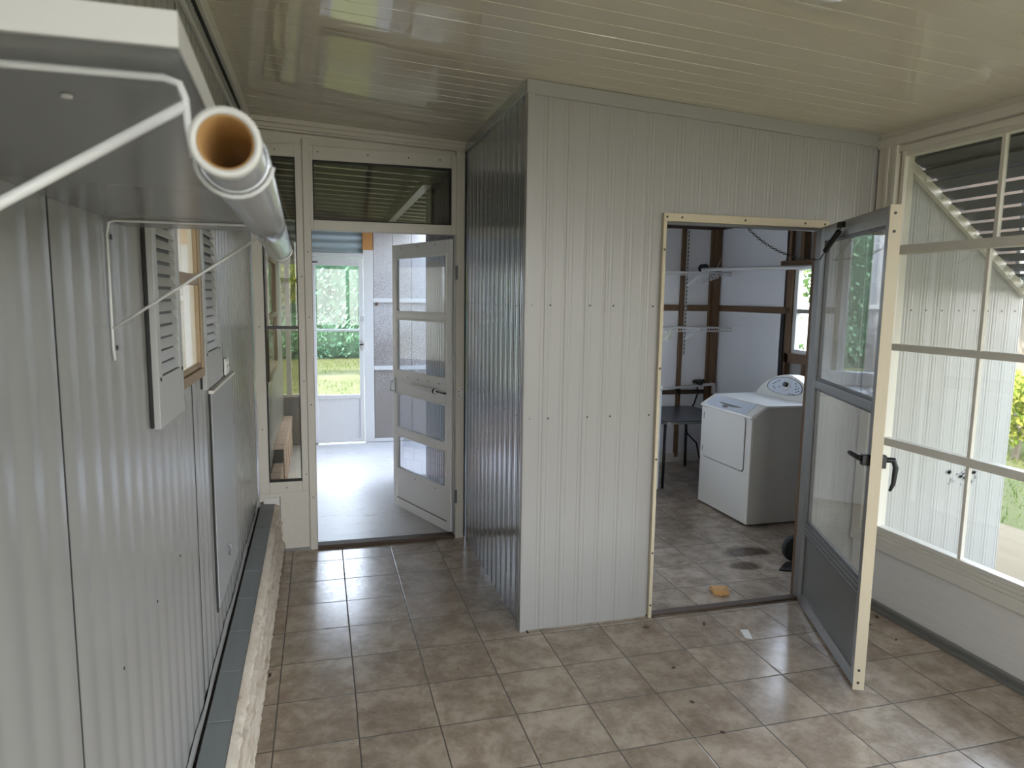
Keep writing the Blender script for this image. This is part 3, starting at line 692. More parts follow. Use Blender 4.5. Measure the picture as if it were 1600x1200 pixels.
MB().tube([(3.84, 1.905, .80), (3.86, 1.90, .72), (3.82, 1.9, .60), (3.70, 1.87, .42), (3.74, 1.86, .30), (3.85, 1.87, .20), (3.90, 1.88, .03)], .008, 8).build('hose', 'black', vb)
tag(bx(2.5, 3.95, BY-.012, BY+.016, .695, .735).build('trim_9', 'dark_wood'), 'dark wooden ledger behind the drain pipe on the laundry wall', 'trim', kind=S)

# dark table behind the dryer
tb = thing('side_table', 'low dark round-cornered table behind the dryer in the laundry', 'table', (3.4, 1.42, 0))
tx0, tx1, ty0, ty1, tz = 3.02, 3.72, 1.02, 1.80, .60
m = MB(); poly = []
for cx, cy, a0 in ((tx1-.1, ty1-.1, 0), (tx0+.1, ty1-.1, 90), (tx0+.1, ty0+.1, 180), (tx1-.1, ty0+.1, 270)):
    for k in range(7):
        a = math.radians(a0+15*k); poly.append((cx+.1*math.cos(a), cy+.1*math.sin(a)))
m.prism(poly, 'z', tz-.012, tz); m.build('table_top', 'table', tb, bevel=.003)
m = MB().prism([((x-3.35)*1.004+3.35, (y-1.41)*1.004+1.41) for x, y in poly], 'z', tz-.03, tz-.012); m.build('edge_band', 'alu', tb)
for x, y in ((3.06, 1.06), (3.66, 1.06), (3.06, 1.76), (3.66, 1.76)):
    MB().tube([(x, y, tz-.03), (x+(-.006 if x < 3.3 else .006), y, 0)], .013, 10).build('leg', 'iron', tb)

# washer mostly hidden behind the wall
wa = thing('washing_machine', 'white washing machine showing only its lit edge behind the doorway frame', 'washer', (2.62, 1.28, 0))
bx(2.29, 2.965, .955, 1.60, .02, .88).build('body', 'appliance_bluelit', wa, bevel=.012)
bx(2.285, 2.968, .95, 1.605, .885, .92).build('top', 'appliance_bluelit', wa, bevel=.012)
bx(2.32, 2.97, 1.48, 1.60, .92, 1.04).build('console', 'appliance_bluelit', wa, bevel=.02)
for x in (2.36, 2.94):
    for y in (1.0, 1.55): MB().tube([(x, y, 0), (x, y, .02)], .02, 10).build('foot', 'black', wa)

# dryer
dr = thing('dryer', 'white front-loading clothes dryer with arched control console', 'dryer', (3.5, .31, 0))
x0, x1, y0, y1 = 3.168, 3.82, -.03, .65
side = [(x0, .012), (x1, .012), (x1, .872), (3.285, .872), (x0+.002, .795)]
MB().prism(side, 'y', y0, y1).build('cabinet', 'appliance_shaded', dr, bevel=.008)
bx(x0-.006, x0+.001, y0+.002, y1-.002, .014, .79).build('front_panel', 'appliance', dr, bevel=.003)
top = [(x0-.018, .795), (x0-.018, .812), (3.275, .889), (x1+.004, .889), (x1+.004, .873), (3.285, .873), (x0, .796)]
MB().prism(top, 'y', y0-.006, y1+.006).build('top_lid', 'appliance', dr, bevel=.006, seg=3)
def rrect(y0, y1, z0, z1, r, n=5):
    P = []
    for cy, cz, a0 in ((y1-r, z1-r, 0), (y0+r, z1-r, 90), (y0+r, z0+r, 180), (y1-r, z0+r, 270)):
        for k in range(n+1):
            a = math.radians(a0+90*k/n); P.append((cy+r*math.cos(a), cz+r*math.sin(a)))
    return P
MB().prism(rrect(.040, .606, .390, .797, .03), 'x', x0-.0068, x0-.0058).build('door_gap', 'gap', dr)
dd = MB().prism(rrect(.046, .600, .396, .796, .027), 'x', x0-.013, x0-.005).build('door', 'appliance', dr, bevel=.003)
for a_, b_ in ((.70, .75), (.44, .48)): bx(x0-.0135, x0-.012, .598, .604, a_, b_).build('hinge', 'gap', dd)
# sloped fascia with grip and badge
a = Vector((x0-.016, 0, .815)); e = Vector((3.268, 0, .887)); ud = (e-a).normalized(); nn = Vector((-ud.z, 0, ud.x))
def fp(s, y, h): q = a+ud*s+nn*h; return (q.x, y, q.z)
SL = (e-a).length
def fprism(mb, poly, h0, h1):
    n = len(poly)
    mb.add([fp(s, y, h0) for s, y in poly]+[fp(s, y, h1) for s, y in poly], [tuple(range(n))[::-1], tuple(range(n, 2*n))]+[(i, (i+1) % n, n+(i+1) % n, n+i) for i in range(n)]); return mb
fprism(MB(), [(.004, .043), (SL-.008, .043+.02), (SL-.004, .60), (.004, .603)], .0, .0012).build('fascia', 'panel_blue', dr)
gr = [(.062+.022*math.sin(PI*k/16)*-1, .17+.30*k/16) for k in range(17)]+[(.066, .47), (.066, .17)]
fprism(MB(), gr, .001, .0022).build('door_grip', 'alu', dr)
fprism(MB(), [(.03+.014*math.cos(2*PI*k/24), .345+.036*math.sin(2*PI*k/24)) for k in range(24)], .001, .004).build('badge', 'alu', dr)
# console
cn = []
for k in range(25):
    q = k/24; y = y0+.01+(y1-y0-.02)*q
    z = .892+.178*(math.sin(PI*q)**.62)
    cn.append((y, z))
nb = len(cn); cz0 = .889
m = MB(); V = []
for xo, lean in ((3.645, .055), (3.80, 0)):
    for y, z in cn: V.append((xo+lean*(z-cz0)/.18, y, z))
    for y, z in cn: V.append((xo, y, cz0))
Fc = []
for i in range(nb-1):
    Fc += [(i, i+1, nb+i+1, nb+i), (2*nb+i+1, 2*nb+i, 3*nb+i, 3*nb+i+1), (i+1, i, 2*nb+i, 2*nb+i+1)]
Fc += [(0, nb, 3*nb, 2*nb), (nb-1, 2*nb+nb-1, 3*nb+nb-1, nb+nb-1)]
m.add(V, Fc); con = m.build('console', 'appliance', dr, bevel=.008, seg=3)
def cpt(y, z, h): 
    x = 3.645+.055*(z-cz0)/.18; nl = Vector((-1, 0, .3)).normalized(); return Vector((x, y, z))+nl*h
def pan(scale):
    P = []
    for k in range(40):
        a_ = 2*PI*k/40; cy = .31+.205*scale*math.cos(a_)*(1 if True else 1); s_ = math.sin(a_)
        cz = .966+(.082 if s_ > 0 else .046)*scale*(abs(s_)**(.9))*(1 if s_ > 0 else -1)
        P.append((cy, cz))
    return P
def cplate(poly, h0, h1, name, mat, par):
    n = len(poly); mb = MB(); mb.add([cpt(y, z, h0) for y, z in poly]+[cpt(y, z, h1) for y, z in poly], [tuple(range(n))[::-1], tuple(range(n, 2*n))]+[(i, (i+1) % n, n+(i+1) % n, n+i) for i in range(n)])
    return mb.build(name, mat, par)
cplate(pan(1.04), .0, .0015, 'panel_outline', 'ink', con)
pf = cplate(pan(.985), .0012, .0024, 'control_panel', 'panel_blue', con)
kn = MB().tube([cpt(.29, .995, .002), cpt(.29, .995, .026)], .019, 20); kn.build('dial', 'black', con)
MB().tube([cpt(.29, .995, .002), cpt(.29, .995, .005)], .036, 24).build('dial_ring', 'appliance', con)
mk = MB(); rn = random.Random(5)
def mark(y, z, w, h):
    P = [cpt(y+dy*w/2, z+dz*h/2, .0026) for dy, dz in ((-1, -1), (1, -1), (1, 1), (-1, 1))]; MB().add(P, [(0, 1, 2, 3)]).build('marking', 'ink', con)
for k in range(9): mark(.29+.05*math.cos(k*.45+.2+PI), .995+.045*math.sin(k*.45+.2+PI), .006, .006)
for (yy, zz) in ((.45, .985), (.43, .998), (.41, 1.010), (.39, 1.02), (.44, .965), (.42, .955), (.19, 1.015), (.18, .995), (.175, .975), (.15, .985), (.14, .965), (.16, .955)):
    mark(yy, zz, .020, .006)
for yy, zz, ww in ((.23, .932, .03), (.19, .934, .04), (.36, 1.0, .006), (.355, .985, .006), (.37, .97, .03)): mark(yy, zz, ww, .006)
for x in (3.22, 3.77):
    for y in (.02, .6): MB().tube([(x, y, 0), (x, y, .014)], .02, 10).build('foot', 'black', dr)

# hand truck behind the jamb
ht = thing('hand_truck', 'black hand truck with flat toe plate and wheel behind the doorway jamb', 'hand truck', (3.05, -.88, 0))
MB().hexa([(2.875, -.80, .002), (3.14, -.93, .002), (3.14, -.73, .002), (3.0, -.70, .002), (2.875, -.80, .009), (3.14, -.93, .009), (3.14, -.73, .009), (3.0, -.70, .009)]).build('toe_plate', 'iron', ht)
for y in (-.97, -.68): MB().tube([(3.07, y-.02, .085), (3.07, y+.02, .085)], [.083, .083], 24).build('wheel', 'rubber', ht, bevel=.008)
MB().tube([(3.07, -.97, .085), (3.07, -.68, .085)], .009, 8).build('axle', 'iron', ht)
MB().tube([(3.14, -.92, .01), (3.16, -.92, 1.0), (3.22, -.92, 1.1), (3.22, -.74, 1.1), (3.16, -.74, 1.0), (3.14, -.74, .01)], .012, 8).build('frame', 'iron', ht)

# laundry floor litter
def blob(name, mat, c, sx, sy, sz, rz, label, cat, sd=1):
    m = MB(); V = []; n = 9
    for k in range(n):
        a_ = 2*PI*k/n; rr = 1+.25*noise.noise(Vector((k*1.7, sd*3.1, 0)))
        V.append((sx*rr*math.cos(a_), sy*rr*math.sin(a_)))
    ca, sa = math.cos(rz), math.sin(rz)
    P = [(c[0]+x*ca-y*sa, c[1]+x*sa+y*ca) for x, y in V]
    vb_ = [(x, y, .0005) for x, y in P]; vt = [(c[0]+(x-c[0])*.9, c[1]+(y-c[1])*.9, sz*(1+.3*noise.noise(Vector((x*40, y*40, sd))))) for x, y in P]
    m.add(vb_+vt+[(c[0], c[1], sz*1.1)], [tuple(range(n))[::-1]]+[(i, (i+1) % n, n+(i+1) % n, n+i) for i in range(n)]+[(n+i, n+(i+1) % n, 2*n) for i in range(n)])
    return tag(m.build(name, mat), label, cat)
sg = MB()
zz = [(2.292, -1.018), (2.325, -1.045), (2.375, -1.04), (2.395, -.985), (2.36, -.962), (2.305, -.955)]
sg.add([(x, y, .001) for x, y in zz]+[(x, y, .02+.012*(i % 2)) for i, (x, y) in enumerate(zz)], [tuple(range(6))[::-1], tuple(range(6, 12))]+[(i, (i+1) % 6, 6+(i+1) % 6, 6+i) for i in range(6)])
tag(sg.build('sponge_piece', 'sponge', bevel=.003), 'torn tan sponge piece lying on the tiles inside the laundry doorway', 'sponge')
pc = MB().hexa([(2.17, -1.50, .001), (2.20, -1.515, .001), (2.23, -1.435, .001), (2.19, -1.425, .001), (2.17, -1.50, .004), (2.20, -1.515, .004), (2.23, -1.435, .007), (2.19, -1.425, .006)])
tag(pc.build('paper_scrap', 'paper'), 'small white paper scrap on the tiles before the laundry threshold', 'paper')
leafs = [((1.747, -1.283), .024, .007, 'dark curled leaf on the tiles near the doorway end of the front wall'),
         ((2.051, -1.32), .017, .009, 'dark crumpled leaf just outside the laundry threshold'),
         ((1.636, -1.925), .013, .005, 'tiny dark leaf bit farthest out on the open tiles'),
         ((1.692, -1.667), .013, .006, 'tiny dark leaf bit between the front wall and the open tiles'),
         ((2.983, -1.467), .022, .010, 'brown leaf against the kneewall base behind the open storm door'),
         ((2.874, -1.528), .014, .009, 'dark leaf bit beneath the storm door edge near the kneewall'),
         ((2.883, -1.696), .012, .006, 'dark leaf bit between the storm door and the window wall'),
         ((-.045, -1.298), .020, .010, 'dark leaf clump at the foot of the stone ledge'),
         ((1.648, -2.135), .013, .007, 'dark leaf bit on a grout line before the storm door')]
for i, ((x, y), a_, b_, lab) in enumerate(leafs):
    blob('dry_leaf', 'leaf_dry', (x, y), a_*.75, b_*.6, .006, i*1.1, lab, 'leaf', i)

# ------------------------------------------------------------------ storm door of the laundry (door_2)
def door_frame_xf(h, a, flip=1):                   # local: s along leaf, n thickness, z
    h = Vector(h); d = (Vector(a)-h).normalized(); n = Vector((-d.y, d.x, 0))*flip
    return Matrix(((d.x, n.x, 0, h.x), (d.y, n.y, 0, h.y), (0, 0, 1, 0), (0, 0, 0, 1)))
X2 = door_frame_xf((2.703, -1.215, 0), (2.362, -2.035, 0))
d2 = thing('door_2', 'grey aluminium storm door standing open beside the laundry doorway', 'door', (2.703, -1.215, 0), kind=S)
def lb(X, *a): return MB(X).box(*a)
W2 = .885; th = .016
m = MB(X2)
m.box(0, .062, -th, th, .012, 2.018).box(W2-.062, W2, -th, th, .012, 2.018).box(.062, W2-.062, -th, th, 1.945, 2.018).box(.062, W2-.062, -th, th, .012, .075).box(.062, W2-.062, -th, th, .405, .47).box(.062, W2-.062, -th, th, 1.195, 1.235)
m.build('door_frame', 'alu', d2, bevel=.002)
m = MB(X2)                                  # inner stepped sash edges
for z0_, z1_ in ((1.235, 1.945), (.47, 1.195)):
    m.box(.062, .074, -.009, .009, z0_, z1_).box(W2-.074, W2-.062, -.009, .009, z0_, z1_).box(.074, W2-.074, -.009, .009, z0_, z0_+.012).box(.074, W2-.074, -.009, .009, z1_-.012, z1_)
m.build('sash', 'alu_dark', d2, bevel=.001)
lb(X2, .07, W2-.07, -.002, .002, 1.24, 1.94).build('pane', 'glass_door', d2)
lb(X2, .07, W2-.07, -.002, .002, .475, 1.19).build('pane', 'glass_dusty', d2)
lb(X2, .062, W2-.062, -.006, .006, .075, .405).build('kick_panel', 'kick', d2)
lb(X2, .062, W2-.062, -.019, -.016, .425, .432).box(.062, W2-.062, -.019, -.016, .452, .457).box(.062, W2-.062, -.018, -.015, .405, .41).build('drip_line', 'alu_dark', d2)
lb(X2, W2, W2+.004, -th-.012, th+.002, .012, 2.018).build('edge_strip', 'almond_cream', d2, bevel=.001)
e2 = MB(); 
for z in (1.985, 1.915, .10, .045):
    p = X2 @ Vector((W2+.004, -.008, z)); dd_ = (X2.to_3x3() @ Vector((1, 0, 0)))*.002; MB().tube([p, p+dd_], .006, 8).build('screw', 'screw', d2)
h2 = MB(X2).box(W2-.05, W2-.02, -.05, -.015, .975, 1.02).tube([(W2-.035, -.05, 1.0), (W2-.085, -.075, 1.012), (W2-.10, -.078, 1.014)], [.011, .010, .008], 10).build('inside_handle', 'black', d2, bevel=.003)
h3 = MB(X2).box(W2-.05, W2-.02, .015, .045, .965, 1.02).tube([(W2-.035, .04, 1.0), (W2-.03, .075, 1.0), (W2-.03, .085, .97), (W2-.03, .08, .90), (W2-.03, .068, .87)], [.012, .013, .012, .009, .006], 10).build('outside_handle', 'black', d2, bevel=.003)
# spring and chain
pa = X2 @ Vector((.382, -.035, 1.992)); pb = X2 @ Vector((.125, -.04, 1.872)); ph = X2 @ Vector((.045, -.04, 1.852))
cs = thing('door_chain', 'black safety chain with spring strung from the header to the storm door', 'chain', pa)
m = MB(); N = 260; ax = (pb-pa); L = ax.length; ad = ax.normalized(); u_ = ad.cross(Vector((0, 0, 1))).normalized(); v_ = ad.cross(u_)
q0, q1 = .2, .86
pts = [pa+ax*(q0+(q1-q0)*i/N)+(u_*math.cos(i*2*PI/11)+v_*math.sin(i*2*PI/11))*.011 for i in range(N+1)]
m.tube([pa]+[pa+ax*.19]+pts+[pa+ax*.87, pb], .0025, 6); m.build('spring', 'iron', cs)
MB().box(pa.x-.008, pa.x+.008, pa.y-.005, pa.y+.03, pa.z-.012, pa.z+.014).build('hook_plate', 'iron', cs)
MB().tube([pb, (pb+ph)/2+Vector((0, 0, -.012)), ph], .0028, 6).build('link_wire', 'iron', cs)
e1 = Vector((2.300, -1.118, 2.02)); m = MB(); NL = 34
cp = []
for i in range(NL+1):
    q = i/NL; p = e1.lerp(ph, q); p.z -= .055*4*q*(1-q)*(1-.25*q); p.y += .0; cp.append(p)
for i in range(NL):
    c = (cp[i]+cp[i+1])/2; d_ = (cp[i+1]-cp[i]); ll = d_.length*.62; d_.normalize(); s_ = d_.cross(Vector((0, 0, 1))).normalized(); t__ = s_.cross(d_)
    w_ = s_ if i % 2 else t__
    m.tube([c+d_*ll*math.cos(k*PI/5)+w_*.0055*math.sin(k*PI/5) for k in range(10)], .0017, 5, closed=True)
m.build('chain', 'iron', cs)
MB().tube([e1+Vector((0, .0, .012)), e1+Vector((0, 0, -.004))], .009, 10).build('eye_bolt', 'iron', cs)

# ------------------------------------------------------------------ hall partition with sidelight, transom and door_1
def frame(mb, x0, x1, z0, z1, wl_, wr, wb_, wt, ya, yb):
    mb.box(x0, x0+wl_, ya, yb, z0, z1).box(x1-wr, x1, ya, yb, z0, z1).box(x0+wl_, x1-wr, ya, yb, z0, z0+wb_).box(x0+wl_, x1-wr, ya, yb, z1-wt, z1)
ya, yb = YB-.022, YB+.03
sd_ = thing('window_3', 'tall narrow sidelight window between the house wall and the hall door', 'window', (-.03, YB, .38), kind=S)
m = MB(); frame(m, -.196, .108, .385, 2.535, .064, .044, .075, .075, ya, yb); m.build('window_frame', 'almond', sd_, bevel=.003)
m = MB(); frame(m, -.134, .066, .458, 2.462, .006, .006, .006, .006, ya-.002, yb); m.build('gasket', 'rubber', sd_)
bx(-.132, .064, YB-.004, YB+.008, 1.425, 1.445).build('mid_bar', 'black', sd_)
bx(-.13, .062, YB, YB+.004, .462, 1.425).build('pane', 'glass_tint', sd_); bx(-.13, .062, YB, YB+.004, 1.445, 2.458).build('pane', 'glass_tint', sd_)
screws([(x, ya, z) for x, z in ((.09, .5), (.09, 1.1), (.09, 1.75), (-.165, .8), (-.165, 1.44), (-.03, .42), (-.05, 2.5))], .004, (0, -1, 0), mat='screw', par=sd_)
kp = bx(-.196, -.075, ya, yb, .335, .385).box(-.075, .108, ya+.006, yb, 0, .385).build('wall_kneewall', 'almond'); tag(kp, 'small cream panel below the sidelight window by the hall door', 'wall', kind=S)
bx(-.078, -.07, ya-.004, ya+.01, 0, .36).box(-.07, .1, ya-.003, ya+.01, 0, .016).build('edge_trim', 'alu', kp)
po = bx(.108, .153, ya-.012, yb+.01, 0, 2.575).build('trim_10', 'almond', bevel=.003); tag(po, 'cream upright post between the sidelight and the hall doorway', 'trim', kind=S)
bx(.149, .1545, ya-.010, yb+.012, 0, 2.03).build('weather_strip', 'bronze', po)
screws([(.13, ya-.012, z) for z in (.35, .95, 1.5, 1.9)], .004, (0, -1, 0), mat='screw', par=po)
pr_ = bx(1.055, 1.112, ya-.012, yb+.01, 0, 2.575).build('trim_11', 'almond', bevel=.003); tag(pr_, 'cream upright post at the hinge side of the hall doorway', 'trim', kind=S)
bx(1.047, 1.056, ya+.006, yb, 0, 2.03).build('jamb_stop', 'alu', pr_)
bx(1.066, 1.108, ya-.018, ya-.012, .955, 1.045).build('strike_plate', 'offwhite', pr_, bevel=.003)
screws([(1.076, ya-.018, z) for z in (.985, 1.015)]+[(1.098, ya-.018, z) for z in (.97, 1.03)], .0035, (0, -1, 0), mat='screw', par=pr_)
for z in (.25, 1.75): bx(1.052, 1.066, ya-.016, ya-.006, z, z+.09).build('hinge', 'alu_dark', pr_)
tr = thing('window_4', 'wide transom window above the open hall door', 'window', (.6, YB, 2.03), kind=S)
m = MB(); frame(m, .14, 1.075, 2.035, 2.535, .03, .052, .062, .085, ya-.006, yb); m.build('window_frame', 'almond', tr, bevel=.003)
m = MB(); frame(m, .168, 1.025, 2.095, 2.452, .007, .007, .007, .007, ya-.008, yb); m.build('gasket', 'rubber', tr)
bx(.172, 1.021, YB, YB+.004, 2.10, 2.448).build('pane', 'glass_tint', tr)
screws([(x, ya-.006, 2.50) for x in (.2, .5, .75, .95)]+[(.145, ya-.006, 2.06), (1.06, ya-.006, 2.06), (1.06, ya-.006, 2.3)], .0045, (0, -1, 0), mat='screw', par=tr)
hd = MB()
def sl_bar(xa, xb, za, zb_, h, y0_, y1_): hd.hexa([(xa, y0_, za), (xb, y0_, zb_), (xb, y1_, zb_), (xa, y1_, za), (xa, y0_, za+h), (xb, y0_, zb_+h), (xb, y1_, zb_+h), (xa, y1_, za+h)])
zl, zr = 2.615, 2.558
sl_bar(XL, 1.118, zl, zr, .012, YB-.05, YB+.03); sl_bar(XL, 1.118, zl+.012, zr+.012, .018, YB-.062, YB+.03); sl_bar(XL, 1.118, zl+.03, zr+.03, .009, YB-.054, YB+.03); sl_bar(XL, 1.118, zl+.039, zr+.039, .03, YB-.066, YB+.03)
hdo = hd.build('trim_12', 'almond', bevel=.002); tag(hdo, 'grooved cream header track along the ceiling above the hall door', 'trim', kind=S)
tag(bx(XL, 1.12, YB, YB+.02, 2.53, 2.75).build('wall_header', 'almond'), 'filler strip above the sidelight and transom under the header track', 'wall', kind=S)
# hall door leaf
X1 = door_frame_xf((1.052, .305, 0), (.752, 1.074, 0), -1)
d1 = thing('door_1', 'white hall storm door with four glass panes standing open into the porch', 'door', (1.052, .305, 0), kind=S)
W1 = .845
m = MB(X1)
m.box(0, .05, -.018, .018, .012, 2.015).box(W1-.05, W1, -.018, .018, .012, 2.015)
for z0_, z1_ in ((.012, .05), (.245, .31), (.585, .625), (.91, 1.07), (1.475, 1.515), (1.925, 2.015)): m.box(.05, W1-.05, -.018, .018, z0_, z1_)
m.build('door_frame', 'hallwhite', d1, bevel=.003)
m = MB(X1)
for z0_, z1_ in ((.31, .585), (.625, .91), (1.07, 1.475), (1.515, 1.925)):
    m.box(.05, .07, -.022, .004, z0_, z1_).box(W1-.07, W1-.05, -.022, .004, z0_, z1_).box(.07, W1-.07, -.022, .004, z0_, z0_+.014).box(.07, W1-.07, -.022, .004, z1_-.014, z1_)
m.build('sash', 'hallwhite', d1, bevel=.002)
for z0_, z1_ in ((.324, .571), (.639, .896), (1.084, 1.461), (1.529, 1.911)): lb(X1, .068, W1-.068, -.010, -.006, z0_, z1_).build('pane', 'glass_door', d1)
lb(X1, .05, W1-.05, -.008, .008, .05, .245).build('kick_panel', 'hallwhite', d1)
lb(X1, .05, W1-.05, -.014, -.007, .075, .082).build('panel_crease', 'alu', d1)
cl_ = MB(X1).tube([(.50, -.036, .992), (.16, -.036, .985)], .016, 14).box(.47, .5, -.034, -.018, .985, 1.0).build('closer_tube', 'white', d1)
MB(X1).tube([(.16, -.036, .985), (.05, -.04, .985), (.012, -.05, .99)], .006, 8).tube([(.185, -.036, .985), (.17, -.036, .985)], .019, 12).build('closer_piston', 'iron', d1)
MB(X1).box(W1-.045, W1-.012, -.03, -.018, .90, 1.02).tube([(W1-.03, -.03, .99), (W1-.03, -.055, .985), (W1-.03, -.055, .92), (W1-.03, -.03, .915)], .007, 8).build('door_handle', 'alu_bright', d1, bevel=.002)
for z, ss in ((1.04, (.15, .3, .45, .6)), (.285, (.2, .5)), (1.99, (.2, .45, .7))):
    for s_ in ss: MB(X1).tube([(s_, -.018, z), (s_, -.0205, z)], .0045, 8).build('screw', 'screw', d1)

# ------------------------------------------------------------------ porch beyond
pw = MB()
ribbed(pw, (XL, YB+.07), (0, 1), (1, 0), YFAR-YB-.07, lambda q: .3, lambda q: 2.6, [(i*.096/16, .0026*max(0, math.sin(PI*i/16))**1.6) for i in range(17)], .096)
tag(pw.build('wall_porch', 'siding_house'), 'house siding continuing along the porch beyond the hall door', 'wall', kind=S)
pwn = thing('window_5', 'bronze-framed house window with cream shade on the porch beyond the hall', 'window', (XL+.02, 1.6, 1.05), kind=S)
m = MB()
for a_ in ((1.05, 1.10, 1.0, 1.95), (2.15, 2.2, 1.0, 1.95), (1.10, 2.15, 1.0, 1.06), (1.10, 2.15, 1.90, 1.95), (1.10, 2.15, 1.45, 1.49)): m.box(XL+.002, XL+.035, *a_)
m.build('window_frame', 'bronze', pwn, bevel=.003)
bx(XL+.012, XL+.016, 1.10, 2.15, 1.06, 1.45).box(XL+.012, XL+.016, 1.10, 2.15, 1.49, 1.90).build('pane', 'glass', pwn)
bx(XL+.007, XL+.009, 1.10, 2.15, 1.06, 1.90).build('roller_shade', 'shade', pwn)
# block ledge on the porch
bl = thing('block_ledge', 'pinkish concrete block ledge along the porch house wall beyond the sidelight', 'ledge', (-.16, 1.8, 0), kind=S)
m = MB(); mm = MB()
def blocks(y0_, y1_, x1_, top_, n):
    h = top_/n
    for r in range(n):
        y = y0_-(.1 if r % 2 else 0)
        while y < y1_:
            a_, b_ = max(y, y0_), min(y+.2, y1_)
            if b_-a_ > .03: m.box(XL, x1_+random.uniform(-.004, .004), a_+.004, b_-.004, r*h+.004, (r+1)*h-.002)
            y += .2
    mm.box(XL, x1_-.012, y0_, y1_, 0, top_-.006)
blocks(.32, 1.75, -.125, .23, 2); blocks(1.75, 3.45, -.115, .345, 3)
m.build('block', 'block', bl, bevel=.005); mm.build('mortar', 'mortar', bl)
# far wall: sidelight, door, boards
fw = MB()
for i in range(9):
    x = .775+i*.208
    fw.box(x, x+.203, YFAR+.012, YFAR+.03, .02, 2.42)
fw.box(.75, 2.7, YFAR+.03, YFAR+.06, 0, 2.42).box(XL-.05, .155, YFAR+.005, YFAR+.06, 0, .53).box(XL-.05, .155, YFAR+.005, YFAR+.06, 2.0, 2.09)
fwo = fw.build('wall_porch_end', 'grimy'); tag(fwo, 'grimy grey vertical board wall beside the bright far exit door', 'wall', kind=S)
bx(.765, 2.7, YFAR-.012, YFAR+.012, 1.565, 1.61).build('rail', 'white', fwo, bevel=.002); bx(.765, 2.7, YFAR-.012, YFAR+.012, .815, .86).build('rail', 'white', fwo, bevel=.002); bx(.765, 2.7, YFAR-.012, YFAR+.012, .0, .035).build('rail', 'white', fwo, bevel=.002)
MB().tube([(.80, YFAR+.01, 1.545), (.80, YFAR+.015, 1.545)], .018, 16).build('knot', 'stud', fwo)
cr = MB(); ribbed(cr, (XL-.05, YFAR+.02), (1, 0), (0, -1), .76, lambda q: 2.09, lambda q: 2.42, [(0, 0), (.03, 0)], .03)
V = []; nz_ = 24
for i in range(nz_+1):
    z = 2.09+.33*i/nz_; d_ = .012*math.sin(i*PI/3)
    V += [(XL-.05, YFAR+.03-d_, z), (.66, YFAR+.03-d_, z)]
cr = MB(); cr.add(V, [(2*i, 2*i+1, 2*i+3, 2*i+2) for i in range(nz_)])
tag(cr.build('wall_gable', 'clear_roof', smooth=True), 'pale blue corrugated panel above the far exit door', 'wall', kind=S)
tag(bx(.66, .765, YFAR-.01, YFAR+.04, 0, 2.13).build('trim_13', 'white', bevel=.003), 'wide white upright board beside the far exit door', 'trim', kind=S)
tag(bx(.655, .76, YFAR-.008, YFAR+.04, 2.13, 2.45).build('trim_14', 'orange_wood', bevel=.002), 'short bare orange wood block above the white upright board', 'trim', kind=S)
tag(bx(XL-.05, .66, YFAR-.012, YFAR+.03, 2.045, 2.09).build('trim_15', 'white', bevel=.003), 'white head rail over the far exit door', 'trim', kind=S)
d3 = thing('door_3', 'white far exit door with tall glass showing the sunlit lawn', 'door', (.4, YFAR, 0), kind=S)
m = MB(); frame(m, .11, .655, .012, 2.04, .045, .045, .045, .085, YFAR-.016, YFAR+.016); m.box(.155, .61, YFAR-.016, YFAR+.016, .50, .545).box(.155, .61, YFAR-.012, YFAR+.012, 1.245, 1.27); m.build('door_frame', 'white', d3, bevel=.002)
bx(.155, .61, YFAR-.006, YFAR+.006, .057, .50).build('kick_panel', 'white', d3)
bx(.155, .61, YFAR-.002, YFAR+.002, .545, 1.245).build('pane', 'glass', d3); bx(.155, .61, YFAR-.002, YFAR+.002, 1.27, 1.955).build('pane', 'glass', d3)
lk = bx(.612, .665, YFAR-.04, YFAR-.012, 1.36, 1.415).build('deadbolt', 'lock_grey', d3, bevel=.003)
MB().box(.635, .668, YFAR-.04, YFAR-.014, 1.06, 1.15).build('latch_case', 'offwhite', d3, bevel=.003)
MB().tube([(.645, YFAR-.04, 1.105), (.645, YFAR-.065, 1.105), (.605, YFAR-.065, 1.10)], .009, 8).build('door_handle', 'black', d3)
bx(.12, .18, YFAR-.02, YFAR-.012, 1.98, 1.995).build('latch', 'black', d3)
sw = thing('window_6', 'narrow side window beside the far exit door', 'window', (-.05, YFAR, .53), kind=S)
m = MB(); frame(m, XL-.04, .11, .53, 2.02, .03, .11, .03, .06, YFAR-.012, YFAR+.02); m.box(XL, .0, YFAR-.01, YFAR+.015, 1.25, 1.28).box(-.165, -.115, YFAR-.012, YFAR+.02, .56, 1.96); m.build('window_frame', 'offwhite', sw, bevel=.002)
bx(XL, .0, YFAR+.002, YFAR+.005, .56, 1.96).build('pane', 'glass', sw)
# porch roof: ribbed bronze sheets, ribs across the porch
pr2 = MB(); V = []; y = YB+.06; rows = []
while y < YFAR+.25:
    for q, d_ in ((0, 0), (.11, 0), (.13, -.03), (.17, -.03), (.19, 0)): rows.append((y+q, d_))
    y += .21
V = []
for yy, d_ in rows: V += [(XL-.1, yy, 2.60-.04*(yy-YB)+d_), (1.3, yy, 2.548-.04*(yy-YB)+d_)]
pr2.add(V, [(2*i, 2*i+1, 2*i+3, 2*i+2) for i in range(len(rows)-1)])
pr2.box(.86, .92, YB+.1, YFAR, 2.36, 2.41)
pr2.box(XL-.1, 1.3, YB+.1, YFAR+.3, 2.64, 2.68)
tag(pr2.build('roof_porch', 'roof'), 'dark bronze ribbed metal roof seen through the transom window', 'roof', kind=S)

